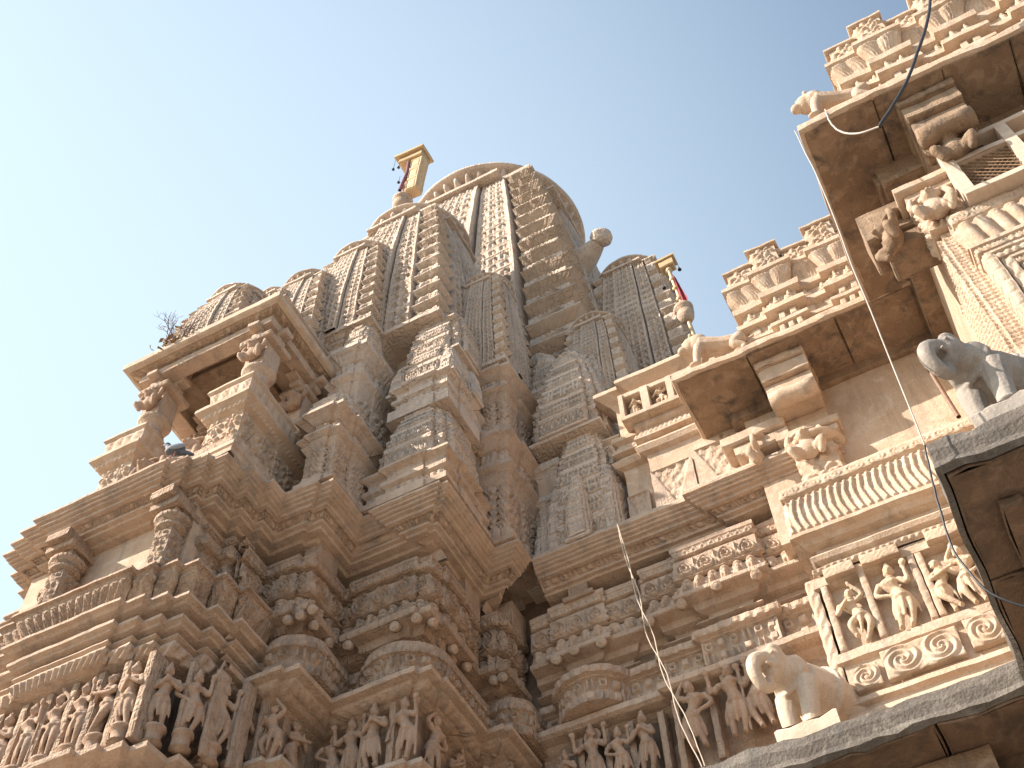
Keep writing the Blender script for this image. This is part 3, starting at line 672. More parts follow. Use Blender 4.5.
V([(-.03, 8.61), (.0, 8.60), (.0, 8.55), (-.01, 8.54, ('saw', 1, .035)), (-.03, 8.45), (-.06, 8.44), (-.06, 8.42)], 'crest_band', 'trim')
V([(-.06, 8.42), (-.01, 8.41), (-.01, 8.39, ('heart', 1, .036)), (-.01, 8.19), (0, 8.17), (-.05, 8.16)], 'heart_frieze', 'trim')
V([(-.05, 8.15, ('folk', 1, .055, .8)), (-.01, 7.98), (.03, 7.97), (.03, 7.93), (.02, 7.92)], 'figure_frieze', 'trim')
V([(.02, 7.92), (-.10, 7.90), (-.12, 7.84), (-.20, 7.82), (-.21, 7.74), (-.12, 7.70), (-.10, 7.67), (-.22, 7.65), (-.22, 7.6)], 'curved_moulding', 'trim')
PF = [(-3.62, 7.95), (-3.42, 7.95), (-3.42, 7.90), ('arc', -3.06, 8.02, .40, 210, 330), (-2.70, 7.86), (-2.36, 7.86), (-2.36, 7.78), (-1.98, 7.78), (-1.98, 7.70), (-1.22, 7.70), (-1.22, 7.78), (-.6, 7.78)]
V([(-.10, 7.62), (.0, 7.60), (.02, 7.58, ('dent', 1, .014, 1.3)), (.02, 7.50), (-.02, 7.49), (-.03, 7.48, ('fret', 2, -.045)), (-.03, 7.21), (-.28, 7.20)], 'fretwork_band', 'trim', PF)
PW = [(-3.62, 7.9), (-2.28, 7.9), (-2.28, 7.82), (-.6, 7.82)]
V([(-.05, 7.23), (.05, 7.22), (.12, 7.18), (.12, 7.12), (.08, 7.10), (-.02, 7.09), (-.06, 7.06), (-.10, 7.04), (-.10, 7.0)], 'slab_moulding', 'trim', PW)
V([(-.10, 7.04), (-.10, 6.2), (.1, 6.18), (.12, 6.1), (0, 6.05), (0, 5.0), (.2, 4.9), (.2, ZG)], 'figure_belt_wall', 'wall', PW)
core = MB(); cbox(core, -4.2, .9, 8.0, 10.5, ZG, 9.5); core.build('inner_wall', 'dark', vest)
for x, y in ((-3.32, 7.70), (-3.12, 7.66), (-2.86, 7.70), (-2.36, 7.66), (-2.02, 7.60), (-1.66, 7.54), (-1.30, 7.58)): pend(vest, x, y, 7.87, 0, -1, .052)
for x in (-3.05, -1.95, -.9): 
    p = MB(); cbox(p, x-.10, x+.10, 7.72, 8.1, 8.58, 8.76); cbox(p, x-.16, x+.16, 7.70, 8.1, 8.56, 8.62); p.build('stub_post', 'wall', vest)
for i, (x, k, h) in enumerate(((-3.35, 4, .5), (-3.10, 2, .66), (-2.86, 0, .55), (-2.62, 4, .62), (-2.12, 1, .72), (-1.78, 2, .76), (-1.55, 6, .72), (-1.36, 3, .6))):
    carve(vest, k, x, 7.84 if i < 4 else 7.76, 6.40 if i > 3 else 6.42, 0, h, ped=False, mat='figure', flip=i in (3, 6))
for x in (-3.22, -2.97, -2.74, -2.46, -2.30, -1.98): niche_post(vest, x, 7.94 if x < -2.3 else 7.86, 6.3, 7.04, .028)
# upper storey of the vestibule wall
V([(-.30, 9.17), (-.02, 9.16), (-.02, 9.12, ('dent', 1, .012)), (-.03, 9.04), (0.0, 9.03)], 'bead_band', 'trim', [(-2.40, 7.60), (-2.40, 7.56), (-1.2, 7.56)])
vu = MB()
sweep(vu, [(-3.45, 7.80), (-2.44, 7.80), (-2.44, 7.9)], [(-.5, 10.9), (.04, 10.88), (.05, 10.84), (0, 10.80), (-.02, 10.4), (.02, 10.38), (.02, 10.33), (-.02, 10.30), (-.03, 9.14)], .03)
sweep(vu, [(-2.42, 7.9), (-2.42, 7.66), (-2.12, 7.66), (-2.12, 7.58), (-1.0, 7.58)], [(-.5, 11.46), (.12, 11.45), (.14, 11.41), (.14, 11.36), (.05, 11.30), (.0, 11.27), (-.05, 11.20), (-.05, 10.65), (.03, 10.63), (.04, 10.55), (-.01, 10.52), (-.02, 10.50, ('wave', 1, .02, .35)), (.05, 10.36), (.05, 10.33), (-.02, 10.32), (-.02, 10.26), (.03, 10.24), (.06, 10.18), (.03, 10.12), (-.03, 10.10), (-.04, 9.98), (-.04, 9.14)], .014)
vu.build('upper_wall', 'hall', vest)
def flatrel(parent, name, x0, x1, y, z0, z1, pat, mat, res=.012, off=.0):
    m_ = MB(); relief(m_, lambda u, v: np.stack([x1+(x0-x1)*u if False else x0+(x1-x0)*u, np.full_like(u, y-off), z1+(z0-z1)*v], -1), abs(x1-x0), z1-z0, pat, res)
    # rim so that it has thickness
    m_.build(name, mat, parent); return m_
def slabrel(parent, name, x0, x1, y, z0, z1, d, pat, mat, res=.012, label=None):
    m_ = MB(); p = rectpath(x0, x1, y, y+d)
    sweep(m_, [(x0, y+d), (x0, y)], [(0, z1), (0, z0)]); sweep(m_, [(x1, y), (x1, y+d)], [(0, z1), (0, z0)])
    sweep(m_, [(x0, y), (x1, y)], [(-d, z1), (0, z1, None), (0, z1-.001, pat), (0, z0), (-d, z0)], res)
    o = m_.build(name, mat, parent)
    if label: o['label'] = label
    return o
slabrel(vest, 'pediment_relief', -2.38, -2.14, 7.64, 9.17, 9.62, .05, ('pedi', 1, -.03, .55), 'trim')
slabrel(vest, 'pediment_relief', -2.08, -1.62, 7.58, 9.17, 9.78, .05, ('pedi', 1, -.03, .75), 'trim')
slabrel(vest, 'pediment_relief', -1.6, -1.1, 7.58, 9.17, 9.85, .05, ('pedi', 1, -.03, .75), 'trim')
slabrel(vest, 'bead_band', -2.38, -1.1, 7.54, 9.05, 9.15, .1, ('bead', 1, .03, .6), 'trim')
for i, (x, k) in enumerate(((-2.10, 4), (-1.80, 3), (-1.52, 1), (-1.25, 5))):
    for q in (-1, 1):
        p = MB(); cbox(p, x+q*.13-.025, x+q*.13+.025, 7.46, 7.70, 10.68, 11.14); p.build('niche_post', 'hall', vest)
    p = MB(); cbox(p, x-.15, x+.15, 7.44, 7.66, 10.62, 10.69); cbox(p, x-.13, x+.13, 7.48, 7.66, 11.08, 11.16); p.build('niche_frame', 'hall', vest)
    carve(vest, k, x, 7.56, 10.70, 0, .42, 'figure_light', False)

# ------------------------------------------------------------------ spires
def ring_face(mb, c, w, z0, z1, hv): pass
def spire(name, label, cx, cy, z0, z1, w0, w1, ra, bh, group='subsidiary spires of the temple tower', mat='spire', res=.03, jr=2, power=2.0, kal=True, neck=.10, rot=True, hidden=True):
    """curved tower: stepped square plan shrinking upwards, lattice bands on the faces, eaved corner bands, ribbed stone disc on top"""
    t = thing(name, label, 'temple spire', (cx, cy, z0), group)
    H = z1-z0
    # one side's segments: (tangent coordinate of the vertical step before it, depth, kind)
    side = [(-.86, .86, 'k'), (-.61, .78, 'g'), (-.575, .92, 'p'), (-.30, .84, 'g'), (-.27, .98, 'b'), (.27, .84, 'g'), (.30, .92, 'p'), (.575, .78, 'g'), (.61, .86, 'k'), (.86, None, None)]
    def W_(z): tt = (z-z0)/H; return w0-(w0-w1)*np.clip(tt, 0, 1)**power
    def saw(z):
        ph = ((z-z0)/bh) % 1.0; ww = W_(z)
        return (.55*ww+.9*bh)*.5*(.27*sst(ph, .80, .825)-.07*sst(ph, .89, .92)+.15*np.sqrt(np.clip(1-((ph-.42)/.30)**2, 0, 1))+.09*sst(.10-ph, 0, .03)-.12)
    dirs = [((0, -1), (1, 0)), ((1, 0), (0, 1)), ((0, 1), (-1, 0)), ((-1, 0), (0, -1))]     # (outward, tangent)
    parts = {'eave_band': MB(), 'lattice_band': MB(), 'groove': MB()}
    for si, (n, tg) in enumerate(dirs):
        rr = res if si in (0, 1) else res*2.2
        n = np.array(n, float); tg = np.array(tg, float)
        for q in range(len(side)-1):
            ta, d, k = side[q]; tb = side[q+1][0]
            def C(u, v, ta=ta, tb=tb, d=d, k=k, n=n, tg=tg, q=q):
                z = z0+H*v; ww = W_(z); dd = d*ww
                a = ta*ww+(0*z); b = tb*ww+(0*z)
                if k == 'k':
                    s = saw(z); dd = dd+s
                    if q == 0: a = a-s
                    else: b = b+s
                tt = a+(b-a)*u
                return np.stack([cx+n[0]*dd+tg[0]*tt, cy+n[1]*dd+tg[1]*tt, z], -1)
            Lu = (tb-ta)*w0; out = (n[0], n[1], 0)
            if k == 'k':
                nu = max(3, int(Lu/rr)+1); nv = max(8, int(H/(bh/17.))+1)
                uu, vv = np.meshgrid(np.linspace(0, 1, nu), np.linspace(0, 1, nv), indexing='ij')
                P = C(uu, vv); ph = ((vv*H)/bh) % 1.0
                # arched niches on the bulge between two eaves
                r_ = np.hypot((uu-.5)*1.15, (ph-.16)*1.0)
                h = W_(z0+H*vv)*(-.05*sst(.34-r_, 0, .05)+.045*sst(.17-r_, 0, .05))*(ph < .78)
                # scallops along the eave edge
                h = h+W_(z0+H*vv)*.005*np.sin(uu*np.pi*18)*((ph > .3) & (ph < .78))
                h[0] = 0; h[-1] = 0
                P[..., 0] += n[0]*h; P[..., 1] += n[1]*h
                parts['eave_band'].grid(P)
            elif k == 'g':
                vv = np.linspace(0, 1, max(6, int(H/.25))); uu, vv = np.meshgrid(np.array([0, 1.]), vv, indexing='ij'); parts['groove'].grid(C(uu, vv))
            else:
                cols = jr if k == 'p' else jr+2
                cell = (tb-ta)*(w0+w1)/2/cols; rows = max(4, int(H/(cell*1.7)))
                nu = max(7*cols+1, int(Lu/rr)+1); nv = max(rows*9, int(H/rr))
                nv = min(nv, 1100)
                uu, vv = np.meshgrid(np.linspace(0, 1, nu), np.linspace(0, 1, nv), indexing='ij')
                P = C(uu, vv); m_ = .06
                a_ = np.clip((uu-m_)/(1-2*m_), 0, .9999)*cols; b_ = vv*rows*.9999
                h = P_jali(a_ % 1, b_ % 1, np.floor(a_), np.floor(b_))
                h = (h-1)*.62*cell*(W_(z0+H*vv)/w0)*((uu > m_*.8) & (uu < 1-m_*.8))
                h[0] = 0; h[-1] = 0
                P[..., 0] += n[0]*h; P[..., 1] += n[1]*h
                parts['lattice_band'].grid(P)
            # the narrow return face to the next segment
            if q < len(side)-2:
                d2, k2 = side[q+1][1], side[q+1][2]
                nv = max(8, int(H/(bh/17.))+1) if 'k' in (k, k2) else max(6, int(H/.25))
                vv = np.linspace(0, 1, nv); z = z0+H*vv; ww = W_(z)
                da = d*ww+(saw(z) if k == 'k' else 0); db = d2*ww+(saw(z) if k2 == 'k' else 0)
                P = np.stack([np.stack([cx+n[0]*dd+tg[0]*tb*ww, cy+n[1]*dd+tg[1]*tb*ww, z], -1) for dd in (da, db)], 0)
                parts['groove'].grid(P)
    for k, mb in parts.items(): mb.build(k, mat, t, amp=.004)
    wt = w1
    bs = MB(); cbox(bs, cx-.93*w0, cx+.93*w0, cy-.93*w0, cy+.93*w0, z0-.06, z0+.012*w0+.01); bs.build('base_slab', mat, t)
    cap = MB(); cbox(cap, cx-wt*.9, cx+wt*.9, cy-wt*.9, cy+wt*.9, z1-.02, z1+neck*ra*.6); cbox(cap, cx-wt*.55, cx+wt*.55, cy-wt*1.04, cy+wt*1.04, z1-.04, z1+neck*ra*.4); cbox(cap, cx-wt*1.04, cx+wt*1.04, cy-wt*.55, cy+wt*.55, z1-.03, z1+neck*ra*.35)
    lathe(cap, (cx, cy, z1), [(0, 0), (ra*.74, 0), (ra*.72, ra*neck), (ra*.70, ra*.30)], 40)
    cap.build('neck', mat, t)
    am = MB(); zb = z1+ra*.12
    lathe(am, (cx, cy, zb), [(0, .0), (ra*.60, 0, 0), (ra*.74, .01*ra, 1), (ra*.86, .05*ra, 1), (ra*.88, .13*ra, 1), (ra*.84, .165*ra, 1), (ra*.97, .17*ra, 0), (ra, .185*ra, 0), (ra, .225*ra, 0), (ra*.96, .25*ra, 0), (ra*.90, .26*ra, .3), (ra*.80, .33*ra, .6), (ra*.55, .38*ra, .5), (0, .40*ra)], 352 if ra > 1 else 144, 44 if ra > 1 else 24, .20)
    am.build('ribbed_disc', mat, t, smooth=True)
    if kal:
        kl = MB(); s = ra*.42
        lathe(kl, (cx, cy, zb+.41*ra), [(0, 0), (s*.6, 0), (s*.7, s*.15), (s*.4, s*.3), (s*.9, s*.5), (s, s*.8), (s*.8, s*1.15), (s*.35, s*1.35), (s*.5, s*1.5), (s*.25, s*1.65), (s*.12, s*2.0), (0, s*2.15)], 24)
        kl.build('pot_finial', mat, t)
    return t
def block(parent, name, x0, x1, yf, yb, z0, rows, mat='spire', res=.014, step=.03):
    """stack of mouldings round a rectangular shaft with a stepped front"""
    xa, xb = x0+(x1-x0)*.26, x1-(x1-x0)*.26; w_ = (yb-yf)
    path = [(x0, yb), (x0, yf), (xa, yf), (xa, yf-step), (xb, yf-step), (xb, yf), (x1, yf), (x1, yf+w_*.28), (x1+step, yf+w_*.28), (x1+step, yf+w_*.66), (x1, yf+w_*.66), (x1, yb)]
    m_ = MB(); sweep(m_, path, rows, res); zt = rows[-1][1] if rows[-1][1] > rows[0][1] else rows[0][1]
    hplane(m_, x0, x1, yf, yb, zt-.002); lo = rows[-1] if rows[-1][1] < rows[0][1] else rows[0]
    hplane(m_, x0-lo[0], x1+lo[0]+step, yf-lo[0]-step, yb, lo[1]+.001)
    return m_.build(name, mat, parent)
def up(*items, z=0.0):
    """profile written bottom-up as (offset, height of the piece, pattern)"""
    out = []
    for it in items:
        out.append((it[0], z)+((it[2],) if len(it) > 2 and it[2] else ())); z += it[1]
        out.append((it[0] if len(it) < 4 else it[3], z))
    return out
def minispire(parent, x, y, z0, z1, w, ra=None, mat='spire', d=None, name='miniature_spire', tiers=5, res=.012):
    """small relief spire in the shape of a curved dome of stacked shrine rows"""
    m_ = MB(); H = z1-z0; K = tiers
    for k in range(K):
        ta, tb = k/K, (k+1)/K; wa = w*(1-.60*ta**2.1); wb = w*(1-.60*tb**2.1)
        za, zb = z0+H*ta, z0+H*tb
        for (fx, fy) in ((.62, 1.0), (1.0, .62), (.84, .84)):
            ww = wa
            p = rectpath(x-ww*fx, x+ww*fx, y-ww*fy, y+ww*fy)
            hz = zb-za; s = w*.10
            sweep(m_, p, [(-.03*w, za), (s*.4, za), (s*.4, za+hz*.10), (-.02*w, za+hz*.14), (-.02*w, za+hz*.18, (('shrine', 'jali', 'fret', 'jali')[k % 4], 1 if k == 0 else 2, .035*min(1, w/.3), .42)), ((wb-wa)*.8, za+hz*.86), ((wb-wa)*.8+s*.3, za+hz*.9), ((wb-wa)*.8+s*.3, zb), (-ww*.5, zb)], res, closed=True)
    cbox(m_, x-w*.98, x+w*.98, y-w*.98, y+w*.98, z0-.05, z0+.004, .012)
    ra = ra or w*.42
    lathe(m_, (x, y, z1-.01), [(ra*.7, 0), (ra*.7, ra*.2), (ra, ra*.35, 1), (ra*1.02, ra*.6, 1), (ra*.7, ra*.85, 1), (ra*.3, ra*.9), (ra*.4, ra*1.2), (ra*.15, ra*1.5), (0, ra*1.8)], 56, 16, .12)
    return m_.build(name, mat, parent)

spire('temple_spire', 'tallest central temple tower with lattice bands and a broad ribbed disc on top', -5.62, 11.25, 12.2, 23.6, 3.05, 1.82, 2.0, .66, group=None, res=.04, jr=3, power=2.1)
S1 = spire('attached_spire', 'large half tower left of centre leaning on the main spire, below the golden box', -5.30, 7.75, 13.2, 17.5, 1.30, .82, .88, .42, res=.026, jr=2)
S2 = spire('attached_spire', 'medium spire left of the half tower, with a pale corner band and round ribbed top', -5.62, 6.95, 13.2, 15.9, .78, .50, .54, .30, res=.022)
S3 = spire('attached_spire', 'small dome-shaped spire against the sky just behind the balcony roof', -6.15, 6.50, 12.3, 14.9, .66, .42, .46, .30, res=.022)
S5 = spire('attached_spire', 'narrow spire in the middle of the tower front, standing on a moulded pilaster', -3.95, 7.62, 12.5, 14.9, .50, .35, .38, .25, res=.018)
S6 = spire('attached_spire', 'small spire right of the main tower corner, partly behind the vestibule roof', -2.82, 8.85, 12.6, 14.7, .52, .38, .42, .30, res=.022)
S7 = spire('attached_spire', 'rightmost spire of the tower against the sky, with a broad ribbed cap', -2.50, 10.35, 12.6, 18.1, .95, .62, .66, .5, res=.03)
S4 = spire('attached_spire', 'lowest stepped dome resting on the balcony roof beside the dry plant', -6.62, 5.72, 12.5, 13.7, .60, .42, .44, .2, res=.02, kal=False)
S8 = spire('attached_spire', 'tiny spire between the balcony roof dome and the first round spire', -6.42, 6.12, 12.5, 14.4, .34, .26, .28, .2, res=.02, kal=False)

# tower base tiers above the cornice
base = thing('tower_tiers', 'tiers of moulded blocks and miniature spires between the cornice and the tall spires', 'temple tower base', (-5.2, 7.5, 9.1))
cr = MB()
for (x0, x1, y0, y1, z0, z1) in ((-8.4, -5.05, 6.35, 9, 9, 12.4), (-8.4, -4.15, 7.0, 10, 9, 13.3), (-8.4, -3.75, 7.9, 12, 9, 12.9), (-8.3, -2.9, 8.6, 13.5, 9, 12.4)): cbox(cr, x0, x1, y0, y1, z0, z1)
cr.build('core', 'spire', base)
def mould(z0, z1, cove=True):
    """rich pilaster stack from z0 to z1 (top-down profile)"""
    H = z1-z0
    return [(-.04, z1+.02), (.09, z1), (.10, z1-.05*H), (.05, z1-.08*H), (0, z1-.13*H), (-.02, z1-.14*H, ('leaf', 1, .03, .35)), (-.03, z1-.27*H), (.05, z1-.28*H), (.06, z1-.32*H), (.0, z1-.36*H), (.02, z1-.38*H), (-.02, z1-.44*H), (-.03, z1-.45*H, ('floral', 3, .03)), (-.03, z1-.84*H), (.02, z1-.86*H, ('dent', 1, .02)), (.02, z1-.93*H), (.06, z1-.94*H), (.06, z0)]
# block A (left)
block(base, 'moulded_block', -5.08, -4.68, 5.70, 6.6, 9.1, mould(9.06, 10.32), 'trim')
minispire(base, -4.98, 6.03, 10.34, 10.98, .30, tiers=2)
block(base, 'moulded_block', -5.28, -4.88, 6.18, 7.2, 10.3, mould(10.35, 12.35), 'spire')
minispire(base, -5.08, 6.42, 12.38, 13.2, .22, tiers=3)
block(base, 'moulded_block', -6.3, -5.0, 6.35, 7.4, 12.3, mould(12.35, 13.2), 'spire')
# block B (centre-left): layered mouldings, curved miniature spire, again
lay = lambda z0, z1: [(.0, z1), (.05, z1-.01), (.06, z1-.06), (.0, z1-.10), (-.01, z1-.12, ('leaf', 1, .015, .6)), (-.01, z1-.22), (.03, z1-.24), (.03, z1-.30), (-.01, z1-.33), (-.01, z1-.35, ('dent', 1, .025, .8)), (-.01, z1-.45), (.05, z1-.47), (.05, z0)]
block(base, 'layered_plinth', -4.62, -3.72, 6.22, 7.1, 9.1, lay(9.06, 9.66), 'trim')
minispire(base, -4.17, 6.66, 9.68, 10.95, .44, tiers=4)
block(base, 'moulded_block', -4.52, -3.86, 6.42, 7.3, 10.5, lay(10.75, 11.45)[:], 'spire')
block(base, 'plain_shaft', -4.5, -3.9, 6.46, 7.3, 9.7, [(0, 10.78), (0, 9.7)], 'spire')
minispire(base, -4.2, 6.82, 11.47, 12.5, .38, tiers=3)
minispire(base, -4.25, 7.05, 12.3, 13.6, .42, tiers=4)
for (x, y, s) in ((-4.55, 6.55, .12), (-3.9, 6.55, .12), (-3.86, 6.95, .13)): minispire(base, x, y, 11.47, 12.0, s, tiers=2)
block(base, 'moulded_block', -4.45, -4.02, 6.75, 7.6, 12.0, lay(12.4, 13.2), 'spire')
# block C (moulded pilaster with two capitals)
block(base, 'moulded_pilaster', -3.98, -3.52, 7.20, 8.2, 9.1, mould(9.06, 10.95), 'trim')
minispire(base, -3.80, 7.42, 10.97, 11.35, .17, tiers=1)
block(base, 'moulded_pilaster', -4.00, -3.54, 7.26, 8.4, 10.9, mould(11.0, 12.35), 'trim')
minispire(base, -3.82, 7.40, 12.37, 12.9, .20, tiers=2)
block(base, 'moulded_block', -3.56, -3.12, 7.86, 8.7, 9.0, mould(9.0, 10.9), 'spire')
block(base, 'moulded_block', -3.54, -3.14, 7.92, 8.7, 10.8, mould(10.9, 12.5), 'spire')
minispire(base, -3.36, 8.2, 12.5, 13.6, .26, tiers=3)
# wall above the vestibule with the two big relief spires
minispire(base, -2.86, 7.96, 9.10, 11.35, .42, tiers=7, ra=.12, res=.010)
for x, yy, h in ((-3.34, 7.76, 9.9), (-3.16, 7.70, 10.2), (-2.88, 7.56, 10.1), (-2.58, 7.68, 10.25)): minispire(base, x, yy, 9.10, h, .14, tiers=4)
minispire(base, -2.98, 8.04, 11.1, 13.0, .46, tiers=6)
block(base, 'moulded_block', -3.45, -2.55, 8.1, 8.9, 10.8, [(.05, 12.1), (.05, 12.05), (0, 12.0), (0, 11.3), (.04, 11.28), (.07, 11.2), (.02, 11.1), (.0, 10.8)], 'spire')
minispire(base, -3.02, 8.62, 12.4, 14.0, .42, tiers=4)
block(base, 'tower_corner', -3.5, -2.75, 8.55, 12.2, 10.8, [(.04, 12.6), (.05, 12.5), (0, 12.4), (0, 11.2)], 'spire')
for (x, y, z, w_, h) in ((-4.6, 8.1, 13.0, .3, 1.4), (-3.6, 8.5, 12.9, .3, 1.3), (-2.5, 8.9, 12.4, .25, .9), (-5.9, 6.6, 13.2, .2, .8), (-4.75, 7.2, 13.2, .2, .9), (-2.3, 9.7, 12.4, .3, 1.2)):
    minispire(base, x, y, z, z+h, w_, tiers=3, res=.02)

# ------------------------------------------------------------------ balcony on the cornice (upper left)
bal = thing('balcony', 'small roofed stone balcony with carved parapet and pillars, perched on the cornice at upper left', 'balcony', (-6.35, 5.2, 9.05))
BX0, BX1 = -7.30, -5.30
r_ = MB()
sweep(r_, [(-7.44, 6.5), (-7.44, 4.97), (-5.25, 4.97), (-5.25, 6.3)], [(-.5, 12.14), (-.02, 12.13), (0, 12.11), (0, 12.02), (-.02, 12.0), (-.05, 11.985), (-.06, 11.98, ('fret', 2, -.022)), (-.28, 11.96), (-.30, 11.99), (-.34, 12.03), (-.42, 12.04)], .014)
cbox(r_, -7.1, -5.6, 5.3, 6.5, 12.03, 12.12)
r_.build('roof_slab', 'hall', bal)
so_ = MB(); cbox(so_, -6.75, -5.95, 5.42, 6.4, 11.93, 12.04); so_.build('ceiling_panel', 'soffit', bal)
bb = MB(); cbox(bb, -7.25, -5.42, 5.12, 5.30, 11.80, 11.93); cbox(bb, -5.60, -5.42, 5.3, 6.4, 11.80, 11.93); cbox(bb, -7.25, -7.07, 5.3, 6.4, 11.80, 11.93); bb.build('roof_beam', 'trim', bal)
def big_pillar(x, y, z0, z1, w_=.16):
    p = MB()
    cbox(p, x-w_, x+w_, y-w_, y+w_, z0, z0+.12); cbox(p, x-w_*.8, x+w_*.8, y-w_*.8, y+w_*.8, z0+.12, z0+.5, .01, ('floral', 2, .02))
    lathe(p, (x, y, z0+.5), [(w_*.8, 0), (w_*1.0, .03), (w_*.75, .07), (w_*.72, .2), (w_*1.1, .24), (w_*1.2, .28), (w_*.9, .32)], 20)
    cbox(p, x-w_*1.3, x+w_*1.3, y-w_*1.3, y+w_*1.3, z1-.42, z1-.34, .01, ('saw', 1, .012)); cbox(p, x-w_*.8, x+w_*.8, y-w_*.8, y+w_*.8, z0+.8, z1-.42)
    for (dx, dy) in ((1, 0), (-1, 0), (0, 1), (0, -1)):
        for k, (l, zz) in enumerate(((.30, z1-.34), (.22, z1-.24), )):
            L1 = (.20, .30)[k]
            xa, xb = sorted((x, x+dx*L1)); ya, yb = sorted((y, y+dy*L1))
            cbox(p, xa-(.07 if dx == 0 else 0), xb+(.07 if dx == 0 else 0), ya-(.07 if dy == 0 else 0), yb+(.07 if dy == 0 else 0), z1-.34+k*.10, z1-.25+k*.10, .015)
    p.build('pillar', 'trim', bal)
    f = place(BEAST, 'bracket_figure', 'figure', (x, y-w_*.7, z1-.78), 0, .42, bal)
big_pillar(-5.62, 5.36, 10.35, 12.0); big_pillar(-7.02, 5.36, 10.35, 12.0); big_pillar(-5.60, 6.1, 10.2, 12.0, .11)
big_pillar(-6.9, 6.1, 9.4, 12.0, .11)
bk = MB(); cbox(bk, -7.6, -5.6, 6.45, 6.7, 9.05, 12.0); bk.build('back_wall', 'hall', bal)
pr_ = MB()
rail = [(-.1, 10.56), (.03, 10.55), (.04, 10.50), (.02, 10.48), (.01, 10.47, ('leaf', 1, .02, .45)), (-.01, 10.22), (.02, 10.20), (.08, 10.17), (.08, 10.12), (.04, 10.09), (.03, 10.08, ('rope', 1, .012)), (.01, 10.03), (-.04, 10.0), (-.05, 9.97, ('floral', 2, .035)), (-.05, 9.50), (.0, 9.48), (.03, 9.45, ('shrine', 1, .02, .6)), (.03, 9.30), (.08, 9.27), (.09, 9.2), (.05, 9.16), (.10, 9.13), (.10, 9.06)]
sweep(pr_, [(-5.86, 5.5), (-5.86, 5.03), (-5.36, 5.03), (-5.36, 6.45)], rail, .012)
sweep(pr_, [(-7.2, 6.45), (-7.2, 5.03), (-6.72, 5.03), (-6.72, 5.5)], rail, .014)
hplane(pr_, -5.88, -5.36, 5.03, 6.4, 10.55); hplane(pr_, -7.2, -6.7, 5.03, 6.4, 10.55)
cbox(pr_, -6.75, -5.83, 5.10, 6.4, 9.05, 9.42, .01, ('shrine', 1, .02, .6))
pr_.build('parapet', 'hall', bal)
for x, k in ((-6.0, 1), (-6.55, 3)): f = place(BEAST, 'carved_bearer', 'figure', (x, 5.2, 9.43), 0, .55, bal)
ub = MB(); sweep(ub, [(-7.25, 6.4), (-7.25, 5.22), (-5.40, 5.22), (-5.40, 6.5)], [(-.2, 12.52), (.02, 12.51), (.03, 12.46), (-.02, 12.43, ('floral', 1, .025)), (-.02, 12.20), (.03, 12.18), (.03, 12.12)], .014)
hplane(ub, -7.25, -5.4, 5.22, 6.4, 12.51); ub.build('roof_curb', 'trim', bal)

# ------------------------------------------------------------------ hall, first bay (right)
hall = thing('hall_bay', 'sunlit hall bay with deep eave, wavy leaf sill and panel of carved figures', 'temple hall', (0, 7.4, ZG))
def eave(parent, x0, x1, yf, yb, z, th=.12, name='eave_slab', mat='hall', thick_edge=None):
    e = MB()
    sweep(e, [(x0, yb), (x0, yf), (x1, yf)], [(-.6, z+th+.06), (-.06, z+th+.01), (0, z+th-.015), (.0, z+th*.5), (.012, z+th*.45), (.008, z+.012), (-.02, z), (-.05, z)], .03)
    e.build(name, mat, parent, amp=.010)
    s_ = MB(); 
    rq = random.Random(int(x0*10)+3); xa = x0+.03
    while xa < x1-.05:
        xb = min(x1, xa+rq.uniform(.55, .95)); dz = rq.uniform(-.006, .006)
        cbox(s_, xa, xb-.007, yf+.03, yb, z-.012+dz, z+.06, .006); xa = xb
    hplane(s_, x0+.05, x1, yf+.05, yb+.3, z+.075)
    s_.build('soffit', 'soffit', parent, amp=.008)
eave(hall, -1.46, 1.2, 6.81, 7.9, 10.0)
wl = MB(); cbox(wl, -1.0, 1.4, 7.5, 9.0, 8.0, 10.06); wl.build('plain_wall', 'hall', hall)
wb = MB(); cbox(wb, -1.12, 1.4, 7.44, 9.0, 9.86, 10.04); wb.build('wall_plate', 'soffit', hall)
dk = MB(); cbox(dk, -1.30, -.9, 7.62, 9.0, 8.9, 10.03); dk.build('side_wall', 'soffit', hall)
def bracket(parent, x, y0, y1, z0, z1, hw, mat='hall'):
    """stepped eave bracket: long moulded block with a rolled nose, over a capital"""
    b = MB()
    cbox(b, x-hw, x+hw, y0, y1, z1-.10, z1, .01, ('scroll', 1, .01)); cbox(b, x-hw*.96, x+hw*.96, y0+.04, y1, z1-.30, z1-.10, .012)
    cbox(b, x-hw*.92, x+hw*.92, y0+.10, y1, z1-.55, z1-.30, .02)
    cbox(b, x-hw*.88, x+hw*.88, y0+.40, y1, z0, z1-.55, .02)
    # rolled nose
    a = np.linspace(0, 2*np.pi, 18, endpoint=False); P = []
    for xx, r in ((x-hw*.95, .01), (x-hw*.93, .09), (x-hw*.5, .10), (x, .095), (x+hw*.5, .10), (x+hw*.93, .09), (x+hw*.95, .01)):
        P.append(np.stack([np.full_like(a, xx), y0+.15+r*np.cos(a), z1-.52+r*np.sin(a)], -1))
    b.grid(np.array(P).transpose(1, 0, 2), closeu=True)
    b.build('eave_bracket', mat, parent, amp=.007)
bracket(hall, -.42, 6.98, 7.6, 9.25, 10.0, .25)
cp = MB()
cbox(cp, -.74, -.12, 7.34, 7.55, 9.16, 9.26, .015); cbox(cp, -.68, -.16, 7.37, 7.55, 9.06, 9.16, .015)
lathe(cp, (-.42, 7.5, 8.98), [(.10, -.02), (.26, .0), (.28, .04), (.22, .08)], 20)
cbox(cp, -.62, -.26, 7.38, 7.55, 8.1, 9.0, .01, ('floral', 3, .03))
cp.build('capital', 'hall', hall)
